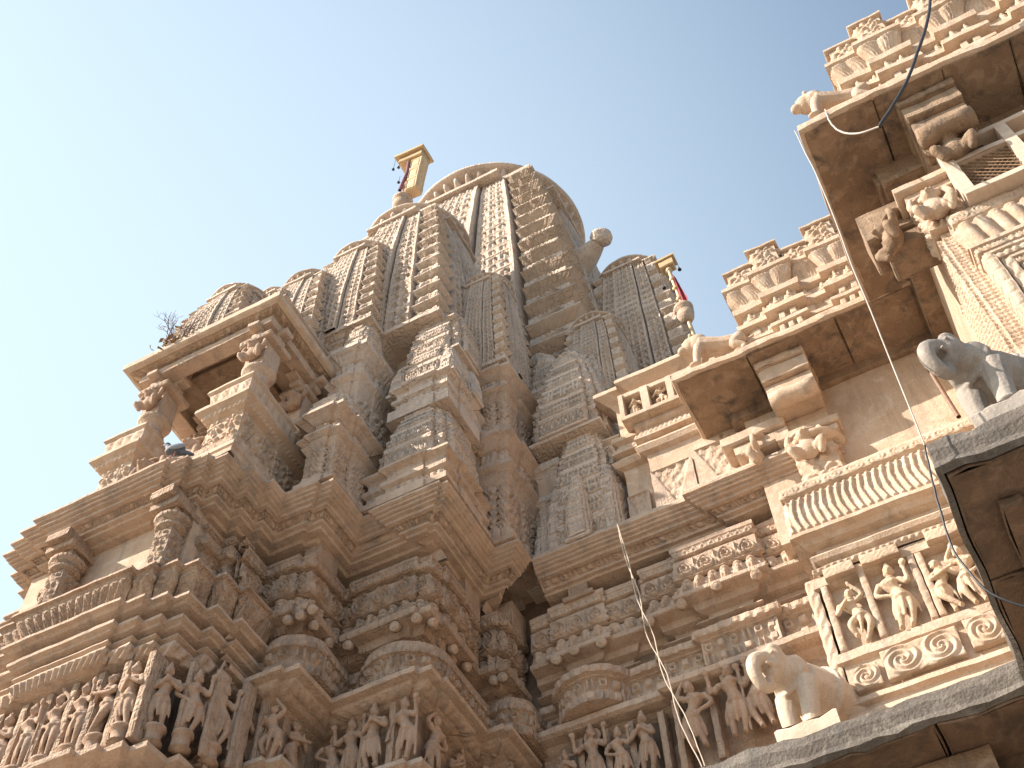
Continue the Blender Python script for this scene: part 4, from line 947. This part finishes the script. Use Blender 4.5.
b_ = place(BEAST, 'carved_bearer', 'hall', (-.48, 7.38, 8.72), 0, .50, hall)
b_ = place(BEAST, 'carved_bearer', 'hall', (-.92, 7.42, 8.95), R(-70), .46, hall)
sb = MB(); cbox(sb, -1.25, -.6, 7.30, 7.62, 9.35, 9.5, .02); cbox(sb, -1.15, -.6, 7.34, 7.62, 9.2, 9.35, .02); sb.build('side_bracket', 'hall', hall)
# sill: patterned rail, wavy leaves, mouldings
sl = MB()
sweep(sl, [(-.80, 7.9), (-.80, 7.0), (.9, 7.0)], [(-.5, 8.10), (.02, 8.09), (.03, 8.06, ('scroll', 1, .012, 2.0)), (.03, 7.97), (-.01, 7.95), (.0, 7.93, ('wave', 1, .030, .15)), (.03, 7.50), (.055, 7.48), (.055, 7.44), (.0, 7.42)], .0085)
sl.build('leaf_sill', 'hall', hall)
sm = MB()
sweep(sm, [(-.80, 7.9), (-.80, 7.0), (.9, 7.0)], [(.0, 7.42), (-.03, 7.38), (-.10, 7.36), (-.10, 7.30), (-.06, 7.28), (-.04, 7.25), (-.06, 7.21), (-.10, 7.19), (-.10, 7.15)], .02)
sweep(sm, [(-.76, 7.9), (-.76, 7.08), (.9, 7.08)], [(.0, 7.15), (.02, 7.14, ('rope', 1, .015, 1.3)), (.0, 7.10), (-.01, 7.09)], .01)
sm.build('sill_moulding', 'hall', hall)
# figure panel
pn = MB()
sweep(pn, [(-.80, 8.2), (-.80, 7.12), (.9, 7.12)], [(.0, 7.10), (.02, 7.08), (.02, 6.98), (-.06, 6.96), (-.06, 6.30), (.02, 6.28), (.02, 6.20), (-.02, 6.18), (-.02, 5.86), (.02, 5.85), (.03, 5.80), (-.01, 5.78), (-.01, 5.73), (.04, 5.71), (.06, 5.66), (.06, 5.60), (0, 5.55), (0, 5.2), (.0, 4.4)], .02)
sweep(pn, [(-.86, 8.2), (-.86, 7.14), (-.79, 7.14)], [(.0, 7.12), (.01, 7.1, ('rope', 8, .012, .8)), (.01, 5.9), (0, 5.85)], .012)
pn.build('figure_panel', 'hall', hall)
for x0, x1 in ((-.70, -.46), (-.40, -.10), (.12, .40)):
    slabrel(hall, 'niche_canopy', x0, x1, 7.04, 6.99, 7.09, .06, ('rubble', 1, .01), 'hall')
for x in (-.74, -.43, -.04, .02, .44): niche_post(hall, x, 7.17, 6.30, 6.98, .025, .07, 'hall')
for i, (x, k, h, lb) in enumerate(((-.58, 3, .58, 'dancing figure with one arm over the head'), (-.24, 0, .66, 'crowned standing figure with raised hand'), (.12, 5, .56, 'flute-playing figure'), (.31, 1, .60, 'figure with crossed legs and raised arm'), (.56, 4, .58, 'figure with folded hands'))):
    carve(hall, k, x, 7.12, 6.30, 0, h, 'figure_light', False, label=lb)
slabrel(hall, 'scroll_relief', -.50, .06, 7.085, 5.90, 6.16, .05, ('scroll', 1, .022, 1.0), 'hall', .008)
slabrel(hall, 'scroll_relief', .12, .60, 7.085, 5.92, 6.18, .05, ('scroll', 1, .022, 1.0), 'hall', .008)
slabrel(hall, 'scroll_relief', -.74, -.54, 7.09, 5.90, 6.10, .05, ('scroll', 1, .02, 1.0), 'hall', .008)

def parapet(parent, x0, x1, yf, z0, s=1.0, mat='hall'):
    """crenellated parapet: dentil rows below, coved band, stepped top blocks"""
    m_ = MB(); n = max(2, int(round((x1-x0)/(.31*s)))); L = (x1-x0)/n
    pth = [(x0, yf+.5)]
    for k in range(n):
        a = x0+k*L; d = (k % 2)*.07*s
        pth += [(a, yf-d), (a+L, yf-d)]
    pth = [p for i, p in enumerate(pth) if i == 0 or p != pth[i-1]]
    P_ = [(0.04, z0), (.05, z0+.06*s), (.0, z0+.08*s), (-.02, z0+.10*s, ('dent', 1, .05, .9)), (-.02, z0+.22*s), (.04, z0+.24*s), (.04, z0+.29*s), (-.02, z0+.31*s), (-.04, z0+.33*s, ('dent', 1, .05, 1.0)), (-.04, z0+.46*s), (.06, z0+.48*s), (.06, z0+.55*s), (.01, z0+.57*s), (-.02, z0+.60*s, ('folk', 1, .05, 1.1)), (-.02, z0+.76*s), (.05, z0+.78*s), (.06, z0+.86*s), (.0, z0+.88*s), (-.07, z0+.94*s, ('leaf', 1, .03, .55)), (.05, z0+1.22*s), (.08, z0+1.24*s), (.08, z0+1.30*s), (.02, z0+1.32*s), (.02, z0+1.34*s)]
    sweep(m_, pth, P_, .012)
    for k in range(n):
        a = x0+k*L; d = (k % 2)*.07*s; h = (.30 if k % 2 == 0 else .44)*s
        cbox(m_, a+.02, a+L-.02, yf-d-.01, yf+.3, z0+1.33*s, z0+1.33*s+h, .012, ('floral', 2 if k % 2 else 1, .035, 1.0)); cbox(m_, a-.02, a+L+.02, yf-d-.045, yf+.34, z0+1.33*s+h, z0+1.33*s+h+.05*s, .01)
    cbox(m_, x0+.05, x1, yf+.02, yf+.5, z0, z0+1.3*s)
    m_.build('parapet', mat, parent, amp=.006)
parapet(hall, -.66, 1.9, 7.0, 10.12, 1.0)

# hall, nearer bay (upper right)
near = thing('near_hall_bay', 'nearer hall bay at the right edge with deep upper eave, lattice window and stepped doorframe', 'temple hall', (1.6, 5.8, ZG))
eave(near, .55, 4.2, 4.88, 7.6, 10.0, .13)
wl = MB(); cbox(wl, 1.16, 4.2, 5.75, 9.0, 4.0, 10.04); wl.build('corner_wall', 'hall', near)
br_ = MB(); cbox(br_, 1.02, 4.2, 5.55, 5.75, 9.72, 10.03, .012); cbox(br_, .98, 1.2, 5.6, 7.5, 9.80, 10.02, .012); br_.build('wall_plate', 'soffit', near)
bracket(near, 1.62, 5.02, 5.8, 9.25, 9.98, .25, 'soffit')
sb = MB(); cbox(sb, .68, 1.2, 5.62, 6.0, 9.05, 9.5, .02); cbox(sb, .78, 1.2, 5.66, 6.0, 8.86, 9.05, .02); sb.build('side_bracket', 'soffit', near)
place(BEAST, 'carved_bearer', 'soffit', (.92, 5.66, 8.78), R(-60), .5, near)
place(BEAST, 'carved_bearer', 'soffit', (1.60, 5.34, 9.10), 0, .52, near)
cp = MB()
cbox(cp, 1.02, 1.95, 5.36, 5.8, 9.14, 9.24, .015); cbox(cp, 1.08, 1.6, 5.42, 5.8, 9.04, 9.14, .012)
cbox(cp, 1.12, 1.50, 5.50, 5.8, 8.62, 9.04, .012, ('floral', 2, .035)); cp.build('capital', 'hall', near)
place(BEAST, 'carved_bearer', 'hall', (1.24, 5.48, 8.62), 0, .48, near)
# corner shaft with beaded edge
sh = MB()
sweep(sh, [(1.14, 6.4), (1.14, 5.60), (1.18, 5.60), (1.18, 5.56), (1.46, 5.56), (1.46, 5.62)], [(-.02, 8.62), (0, 8.6, ('fret', 34, -.014, 1.0)), (0, 6.9), (.0, 4.6)], .012)
sh.build('corner_shaft', 'hall', near)
# white-framed lattice window
wd = thing('lattice_window', 'pale-framed window with rusty diamond wire mesh above the leaf sill at the right edge', 'window', (1.78, 5.6, 8.7))
fr = MB()
for q in range(3):
    x0 = 1.50+q*.50
    cbox(fr, x0-.04, x0+.05, 5.30, 5.60, 8.66, 9.40, .006)
cbox(fr, 1.46, 3.0, 5.30, 5.60, 8.60, 8.67, .006); cbox(fr, 1.46, 3.0, 5.31, 5.60, 9.12, 9.18, .006); cbox(fr, 1.46, 3.0, 5.31, 5.60, 9.40, 9.46, .006)
fr.build('frame', 'wood', wd)
ms = MB()
for k in range(26):
    for sgn in (1, -1):
        xa = 1.55+k*.06-.45; za, zb_ = 8.67, 9.12
        p0 = np.array([xa, 5.36+.006*sgn, za]); p1 = np.array([xa+.45, 5.36+.006*sgn, zb_])
        if sgn < 0: p0[2], p1[2] = p1[2], p0[2]
        d = p1-p0; ta = max(0, (1.55-p0[0])/d[0]); 
        if ta < 1: tube(ms, [p0+d*ta, p1], .0045, 5)
ms.build('wire_mesh', 'brasswire', wd)
vd = MB(); cbox(vd, 1.52, 4.0, 5.46, 5.72, 8.68, 9.7); vd.build('shade_backing', 'dark', wd)  # solid dark block, its colour stands in for the unlit room behind
# leaf sill below the window
ls = MB()
sweep(ls, [(1.30, 6.0), (1.30, 5.46), (3.2, 5.46)], [(-.3, 8.62), (.03, 8.61), (.04, 8.58, ('scroll', 1, .012, 1.6)), (.03, 8.47), (.0, 8.45), (.02, 8.42, ('rib', 1, .045, .36)), (-.05, 8.10), (.03, 8.08), (.05, 8.04), (.0, 8.02), (-.06, 7.98)], .0085)
ls.build('leaf_sill', 'hall', near)
# stepped doorframe
for k in range(4):
    d_ = MB(); x0 = 1.30+k*.10; zt = 7.95-k*.11; y = 5.40+k*.03
    pr2 = [(x0, 5.8), (x0, y), (x0+.09, y)]
    sweep(d_, [(x0, 5.9), (x0, y), (x0+.08, y), (x0+.08, y+.06)], [(0, zt), (0, zt-.005, ('rope' if k % 2 else 'dent', 16, .010, 1.0)), (0, 5.4)], .012)
    sweep(d_, [(x0-.02, 5.9), (x0-.02, y-.02), (3.2, y-.02)], [(-.3, zt+.06), (.02, zt+.05), (.02, zt+.01), (0, zt, ('bead' if k % 2 else 'floral', 1, .014)), (0, zt-.06), (-.05, zt-.07)], .012)
    d_.build('doorframe', 'hall', near)
dw = MB(); cbox(dw, 1.72, 3.0, 5.5, 5.62, 5.3, 7.45, .01, ('panel', 2, .03, 1.0)); dw.build('door_panel', 'figure_light', near)
parapet(near, 1.16, 4.2, 5.12, 10.13, 1.0)

# lower eave running under both bays
low = thing('lower_eave', 'long grey-edged stone ledge stepping towards the viewer at lower right, shaded beneath', 'stone ledge', (0, 6.0, 5.1))
e = MB()
prf = [(-.7, 5.30), (-.05, 5.27), (0, 5.24), (.012, 5.16), (-.005, 5.08), (.01, 5.03), (-.02, 5.0)]
sweep(e, [(-2.9, 7.9), (-2.9, 6.52), (.30, 6.52), (.30, 4.58), (3.6, 4.58)], prf, .03)
# subdivide and roughen the broken lip
e.build('worn_edge', 'edge', low, amp=.014)
s_ = MB()
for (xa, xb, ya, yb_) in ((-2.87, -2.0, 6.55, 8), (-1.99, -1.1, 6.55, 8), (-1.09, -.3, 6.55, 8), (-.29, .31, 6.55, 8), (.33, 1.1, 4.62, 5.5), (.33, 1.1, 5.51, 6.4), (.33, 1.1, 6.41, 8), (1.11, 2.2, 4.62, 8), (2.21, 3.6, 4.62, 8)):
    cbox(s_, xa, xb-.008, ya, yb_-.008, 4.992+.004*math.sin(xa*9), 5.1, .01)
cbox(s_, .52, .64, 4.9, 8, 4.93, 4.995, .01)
s_.build('soffit', 'dark', low, amp=.012)  # underside shade of the ledge put into the colour
tp = MB(); hplane(tp, -2.85, .3, 6.6, 8.0, 5.26, .3); hplane(tp, .36, 3.6, 4.7, 6.0, 5.27, .3); tp.build('top_face', 'hall', low)
for (x0, x1, y0, y1, z0, z1) in ((.75, 3.6, 4.95, 5.0, 4.6, 4.98),):
    pass
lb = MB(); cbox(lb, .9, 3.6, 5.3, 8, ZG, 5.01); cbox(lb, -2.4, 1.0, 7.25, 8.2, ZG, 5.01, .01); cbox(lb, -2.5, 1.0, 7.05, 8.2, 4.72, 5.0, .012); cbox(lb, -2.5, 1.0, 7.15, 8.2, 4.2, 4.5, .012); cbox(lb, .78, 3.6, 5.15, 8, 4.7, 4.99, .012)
lb.build('lower_wall', 'dark', low)  # wall toned dark for the shade below the ledge
for x in (-1.6, -.3): 
    b = MB(); cbox(b, x-.25, x+.25, 6.85, 7.4, 4.55, 5.0, .02); cbox(b, x-.2, x+.2, 6.95, 7.4, 4.3, 4.55, .02); b.build('eave_bracket', 'soffit', low)
b = MB(); cbox(b, 1.2, 1.7, 4.85, 5.4, 4.5, 5.0, .02); b.build('eave_bracket', 'soffit', low)

# ------------------------------------------------------------------ free-standing animals
def animal(mesh, name, label, cat, mat, loc, rz, s, tilt=0.0, base=None):
    o = thing(name, label, cat, loc)
    place(mesh, 'body', mat, loc, rz, s, o, tilt=tilt)
    if base:
        b = MB(); cbox(b, *base, .02); b.build('plinth', mat, o, amp=.02)
    return o
animal(ELE, 'elephant_statue', 'pale stone elephant standing on the lower ledge beside the carved figure panel', 'elephant statue', 'marble', (-1.04, 6.98, 5.42), R(60), .90, base=(-1.32, -.88, 6.60, 7.3, 5.22, 5.43))
animal(ELE, 'elephant_statue', 'grey stone elephant standing on the nearer ledge at the right edge', 'elephant statue', 'greymarble', (.86, 5.03, 5.50), R(52), .90, base=(.60, 1.2, 4.74, 5.3, 5.24, 5.51))
animal(LION, 'lion_statue', 'weathered stone lion on the first eave, left end of its parapet', 'lion statue', 'hall', (-.98, 6.96, 10.16), R(8), .78)
animal(LION, 'lion_statue', 'stone lion at the corner of the upper right eave, against the sky', 'lion statue', 'hall', (.96, 5.02, 10.17), R(10), .76)

# pigeon on the cornice lip
pg = thing('pigeon', 'dark grey pigeon perched on the cornice below the balcony', 'bird', (-5.78, 4.74, 9.07))
pb = MB(); ellipsoid(pb, (0, 0, .075), (.045, .085, .05), Matrix.Rotation(.35, 3, 'X')); ellipsoid(pb, (0, -.075, .135), (.026, .03, .028)); limb(pb, [(0, -.05, .09), (0, -.07, .13)], [.032, .024]); limb(pb, [(0, .06, .05), (0, .16, .02)], [.03, .012]); limb(pb, [(0, -.10, .133), (0, -.125, .128)], [.008, .004])
pm = fuse(pb, 'pigeon_body', .006, 2); place(pm, 'body', 'pigeon', (-5.78, 4.74, 9.075), R(-60), 1.15, pg)
wgm = MB()
for q in (-1, 1): ellipsoid(wgm, (q*.040, .02, .078), (.014, .075, .034), Matrix.Rotation(.35, 3, 'X'))
wg = place(fuse(wgm, 'pigeon_wing', .006, 1), 'wings', 'pigeonpale', (-5.78, 4.74, 9.075), R(-60), 1.15, pg)
ftm = MB()
for q in (-1, 1): tube(ftm, [(-5.78+q*.018, 4.73, 9.05), (-5.78+q*.018, 4.73, 9.12)], .006)
ftm.build('feet', 'pink', pg, amp=0)

# dry plant on the balcony roof
tw = thing('dry_plant', 'leafless dry weed growing from the balcony roof against the sky', 'plant', (-6.75, 5.05, 12.12))
tm = MB(); rr = random.Random(3); tips = []
def twig(p, d, l, r, depth):
    pts = [p]
    for k in range(4):
        d = (d+Vector((rr.uniform(-.25, .25), rr.uniform(-.25, .25), rr.uniform(-.1, .22)))).normalized(); pts.append(pts[-1]+d*l/4)
    tube(tm, [tuple(q) for q in pts], np.linspace(r, r*.6, 5), 5)
    if depth > 0:
        for k in range(rr.choice((2, 3, 3))):
            twig(pts[rr.choice((2, 3, 4))], (d+Vector((rr.uniform(-.9, .9), rr.uniform(-.6, .6), rr.uniform(-.3, .6)))).normalized(), l*rr.uniform(.5, .75), r*.6, depth-1)
    else: tips.append(pts[-1])
for k in range(7): twig(Vector((-6.75+rr.uniform(-.05, .05), 5.05, 12.12)), Vector((rr.uniform(-.8, .5), rr.uniform(-.5, .2), rr.uniform(.35, 1))).normalized(), rr.uniform(.20, .36), .010, 3)
tm.build('stem', 'twig', tw, amp=0)
lf = MB()
for k in range(120):
    p = np.array([-6.72, 5.05, 12.16])+RNG.normal(0, 1, 3)*[.13, .08, .08]; a = RNG.normal(0, 1, 3)*.022; b2 = RNG.normal(0, 1, 3)*.018
    lf.raw([p-a, p+b2, p+a, p-b2], [(0, 1, 2, 3)])
lf.build('dry_leaves', 'leafdry', tw, amp=0)

# gilded flag box with hanging bells on the half tower, and the pole with red cloth on the right
def mastbell(p, mb, l=.25): tube(mb, [(p[0], p[1], p[2]), (p[0], p[1], p[2]-l)], .006, 5); lathe(mb, (p[0], p[1], p[2]-l), [(0, .02), (.02, 0), (.03, -.035), (.038, -.055), (0, -.055)], 10)
G0 = np.array([-5.55, 7.45, 19.0])
gf = thing('flag_box', 'gilded hooded box on a pole above the half tower, dark bells hanging from it', 'flag holder', tuple(G0))
pt = MB(); lathe(pt, tuple(G0), [(0, 0), (.10, 0), (.20, .10), (.23, .24), (.16, .30), (.24, .34), (.25, .40), (.15, .44), (0, .44)], 28, 14, .1); tube(pt, [G0+[0, 0, -.6], G0+[0, 0, .1]], .07, 10); pt.build('lotus_base', 'trim', gf)
pl = MB(); tube(pl, [G0+[0, 0, .4], G0+[.02, 0, 1.9]], .05, 10)
for k in range(5): lathe(pl, tuple(G0+[0.004*k, 0, .6+.26*k]), [(0, -.05), (.09, -.03), (.10, .02), (0, .05)], 12)
pl.build('pole', 'trim', gf)
bx = MB(); cbox(bx, G0[0]+.10, G0[0]+.42, G0[1]-.12, G0[1]+.16, G0[2]+.55, G0[2]+1.75, .02, ('panel', 3, .02, 1.0)); bx.build('gilded_panel', 'gold_paint', gf)
hd_ = MB(); cbox(hd_, G0[0]-.38, G0[0]+.46, G0[1]-.26, G0[1]+.30, G0[2]+1.95, G0[2]+2.05, .02); cbox(hd_, G0[0]-.26, G0[0]+.40, G0[1]-.18, G0[1]+.22, G0[2]+1.78, G0[2]+1.95, .02); cbox(hd_, G0[0]-.20, G0[0]+.30, G0[1]-.12, G0[1]+.18, G0[2]+2.05, G0[2]+2.16, .02); hd_.build('hood', 'gold', gf)
for p_, l_ in ((G0+[-.36, -.2, 1.95], .35), (G0+[-.20, -.2, 1.8], .22), (G0+[-.12, -.16, 1.2], .2)):
    be = MB(); mastbell(p_, be, l_); be.build('bell', 'bell', gf, amp=0)
rc = MB(); tube(rc, [G0+[-.08, -.10, .7], G0+[.05, -.12, 1.3], G0+[.02, -.12, 1.7]], .045, 8); rc.build('purple_cloth', 'purple', gf)

gf.rotation_euler = (R(4), R(7), 0); gf.scale = (.72, .72, .88)
F0 = np.array([-1.48, 9.0, 13.6])
ff = thing('flag_pole', 'thin gilded pole with red cloth and small bells standing behind the vestibule roof', 'flag pole', tuple(F0))
pt = MB(); lathe(pt, tuple(F0+[0, 0, .85]), [(0, 0), (.07, .0), (.13, .10), (.16, .20), (.10, .26), (.17, .30), (.18, .36), (.08, .40), (0, .40)], 24, 12, .1); pt.build('lotus_base', 'trim', ff)
pl = MB(); tube(pl, [F0, F0+[0, 0, 2.5]], .035, 10)
for k in range(4): lathe(pl, tuple(F0+[0, 0, 1.5+.3*k]), [(0, -.05), (.065, -.02), (.065, .02), (0, .05)], 12)
pl.build('pole', 'gold', ff)
hd_ = MB(); cbox(hd_, F0[0]-.14, F0[0]+.14, F0[1]-.1, F0[1]+.1, F0[2]+2.45, F0[2]+2.62, .02); cbox(hd_, F0[0]-.20, F0[0]+.2, F0[1]-.13, F0[1]+.13, F0[2]+2.62, F0[2]+2.68, .01); hd_.build('hood', 'gold', ff)
rc = MB(); u_, v_ = np.meshgrid(np.linspace(0, 1, 8), np.linspace(0, 1, 16), indexing='ij')
rc.grid(np.stack([F0[0]+.02+u_*.13*(.3+.7*v_), F0[1]-.05+.04*np.sin(u_*9+v_*2), F0[2]+2.15-v_*.85], -1)); rc.build('red_cloth', 'red', ff)
for p_, l_ in ((F0+[-.18, -.1, 2.4], .5), (F0+[.2, -.1, 2.5], .3)):
    be = MB(); mastbell(p_, be, l_); be.build('bell', 'bell', ff, amp=0)

ff.rotation_euler = (0, R(-3), 0); ff.scale = (.8, .8, 1)
# round stone scroll and pot finials projecting from the main tower's right side
hn = thing('tower_ornament', 'round stone ornament jutting from the right side of the main tower against the sky', 'ornament', (-2.85, 9.6, 18.6))
h = MB(); lathe(h, (-2.72, 9.6, 19.15), [(0, -.10), (.10, -.12), (.18, -.08), (.20, 0), (.18, .08), (.10, .12), (0, .10)], 28, 10, .08, axis=(.35, -.85, -.2)); h.build('disc', 'spire', hn)
h = MB(); limb(h, [(-3.35, 9.85, 18.95), (-3.05, 9.74, 19.02), (-2.80, 9.64, 19.08)], [.30, .22, .13]); h.build('neck', 'spire', hn)

# ------------------------------------------------------------------ cables and rod
def cable(name, label, pts, r, mat):
    m_ = MB(); tube(m_, smoothpts(pts, 8), r, 8); c = m_.build(name, mat, amp=.003); tag(c, label, 'cable'); return c
cable('black_cable', 'black cable looping down over the upper right eave from the top edge', [(2.6, 4.4, 12.4), (1.99, 4.5, 10.46), (1.57, 4.5, 9.5), (1.30, 4.5, 9.05), (1.05, 4.55, 8.80)], .014, 'black_cable')
cable('thin_cord', 'thin pale cord hooked round the lion at the end of the black cable', [(1.05, 4.55, 8.80), (.90, 4.6, 8.95), (.82, 4.7, 9.30), (.80, 4.8, 9.75), (.84, 4.9, 10.2)], .008, 'grey_cable')
cable('drop_wire', 'thin grey wire hanging from the upper eave corner down to the nearer ledge', [(.52, 4.86, 10.0), (.47, 4.62, 8.5), (.36, 4.50, 6.61), (.28, 4.5, 5.13)], .005, 'grey_cable')
cable('ledge_wire', 'dark wire running down over the shaded underside of the nearer ledge', [(.28, 4.5, 5.13), (.20, 4.48, 4.6), (.18, 4.5, 4.28), (.30, 4.52, 3.95), (.75, 4.6, 3.7), (1.6, 4.8, 3.3)], .006, 'black_cable')
for k, (dx, lb) in enumerate(((-.010, 'left'), (.012, 'right'))):
    cable('hanging_cord', 'pale twisted cord hanging from the cornice below centre, %s strand of the pair' % lb,
          [(-2.38, 7.20, 8.74), (-2.33+dx, 7.18, 8.2), (-2.27-dx*1.5, 7.16, 7.7), (-2.22+dx*2.5, 7.15, 7.2), (-2.14-dx*1.5, 7.12, 6.7), (-2.05+dx*2.5, 7.10, 6.2), (-1.95+dx, 7.08, 5.7)], .0052, 'white_cable')['group'] = 'pale cords hanging from the cornice'
m_ = MB(); tube(m_, [(.78, 7.36, 9.7), (.80, 7.38, 9.5), (.82, 7.38, 8.6)], .022, 8); tag(m_.build('rusty_pipe', 'rod'), 'thin rusty pipe fixed to the sunlit wall under the first eave', 'pipe')
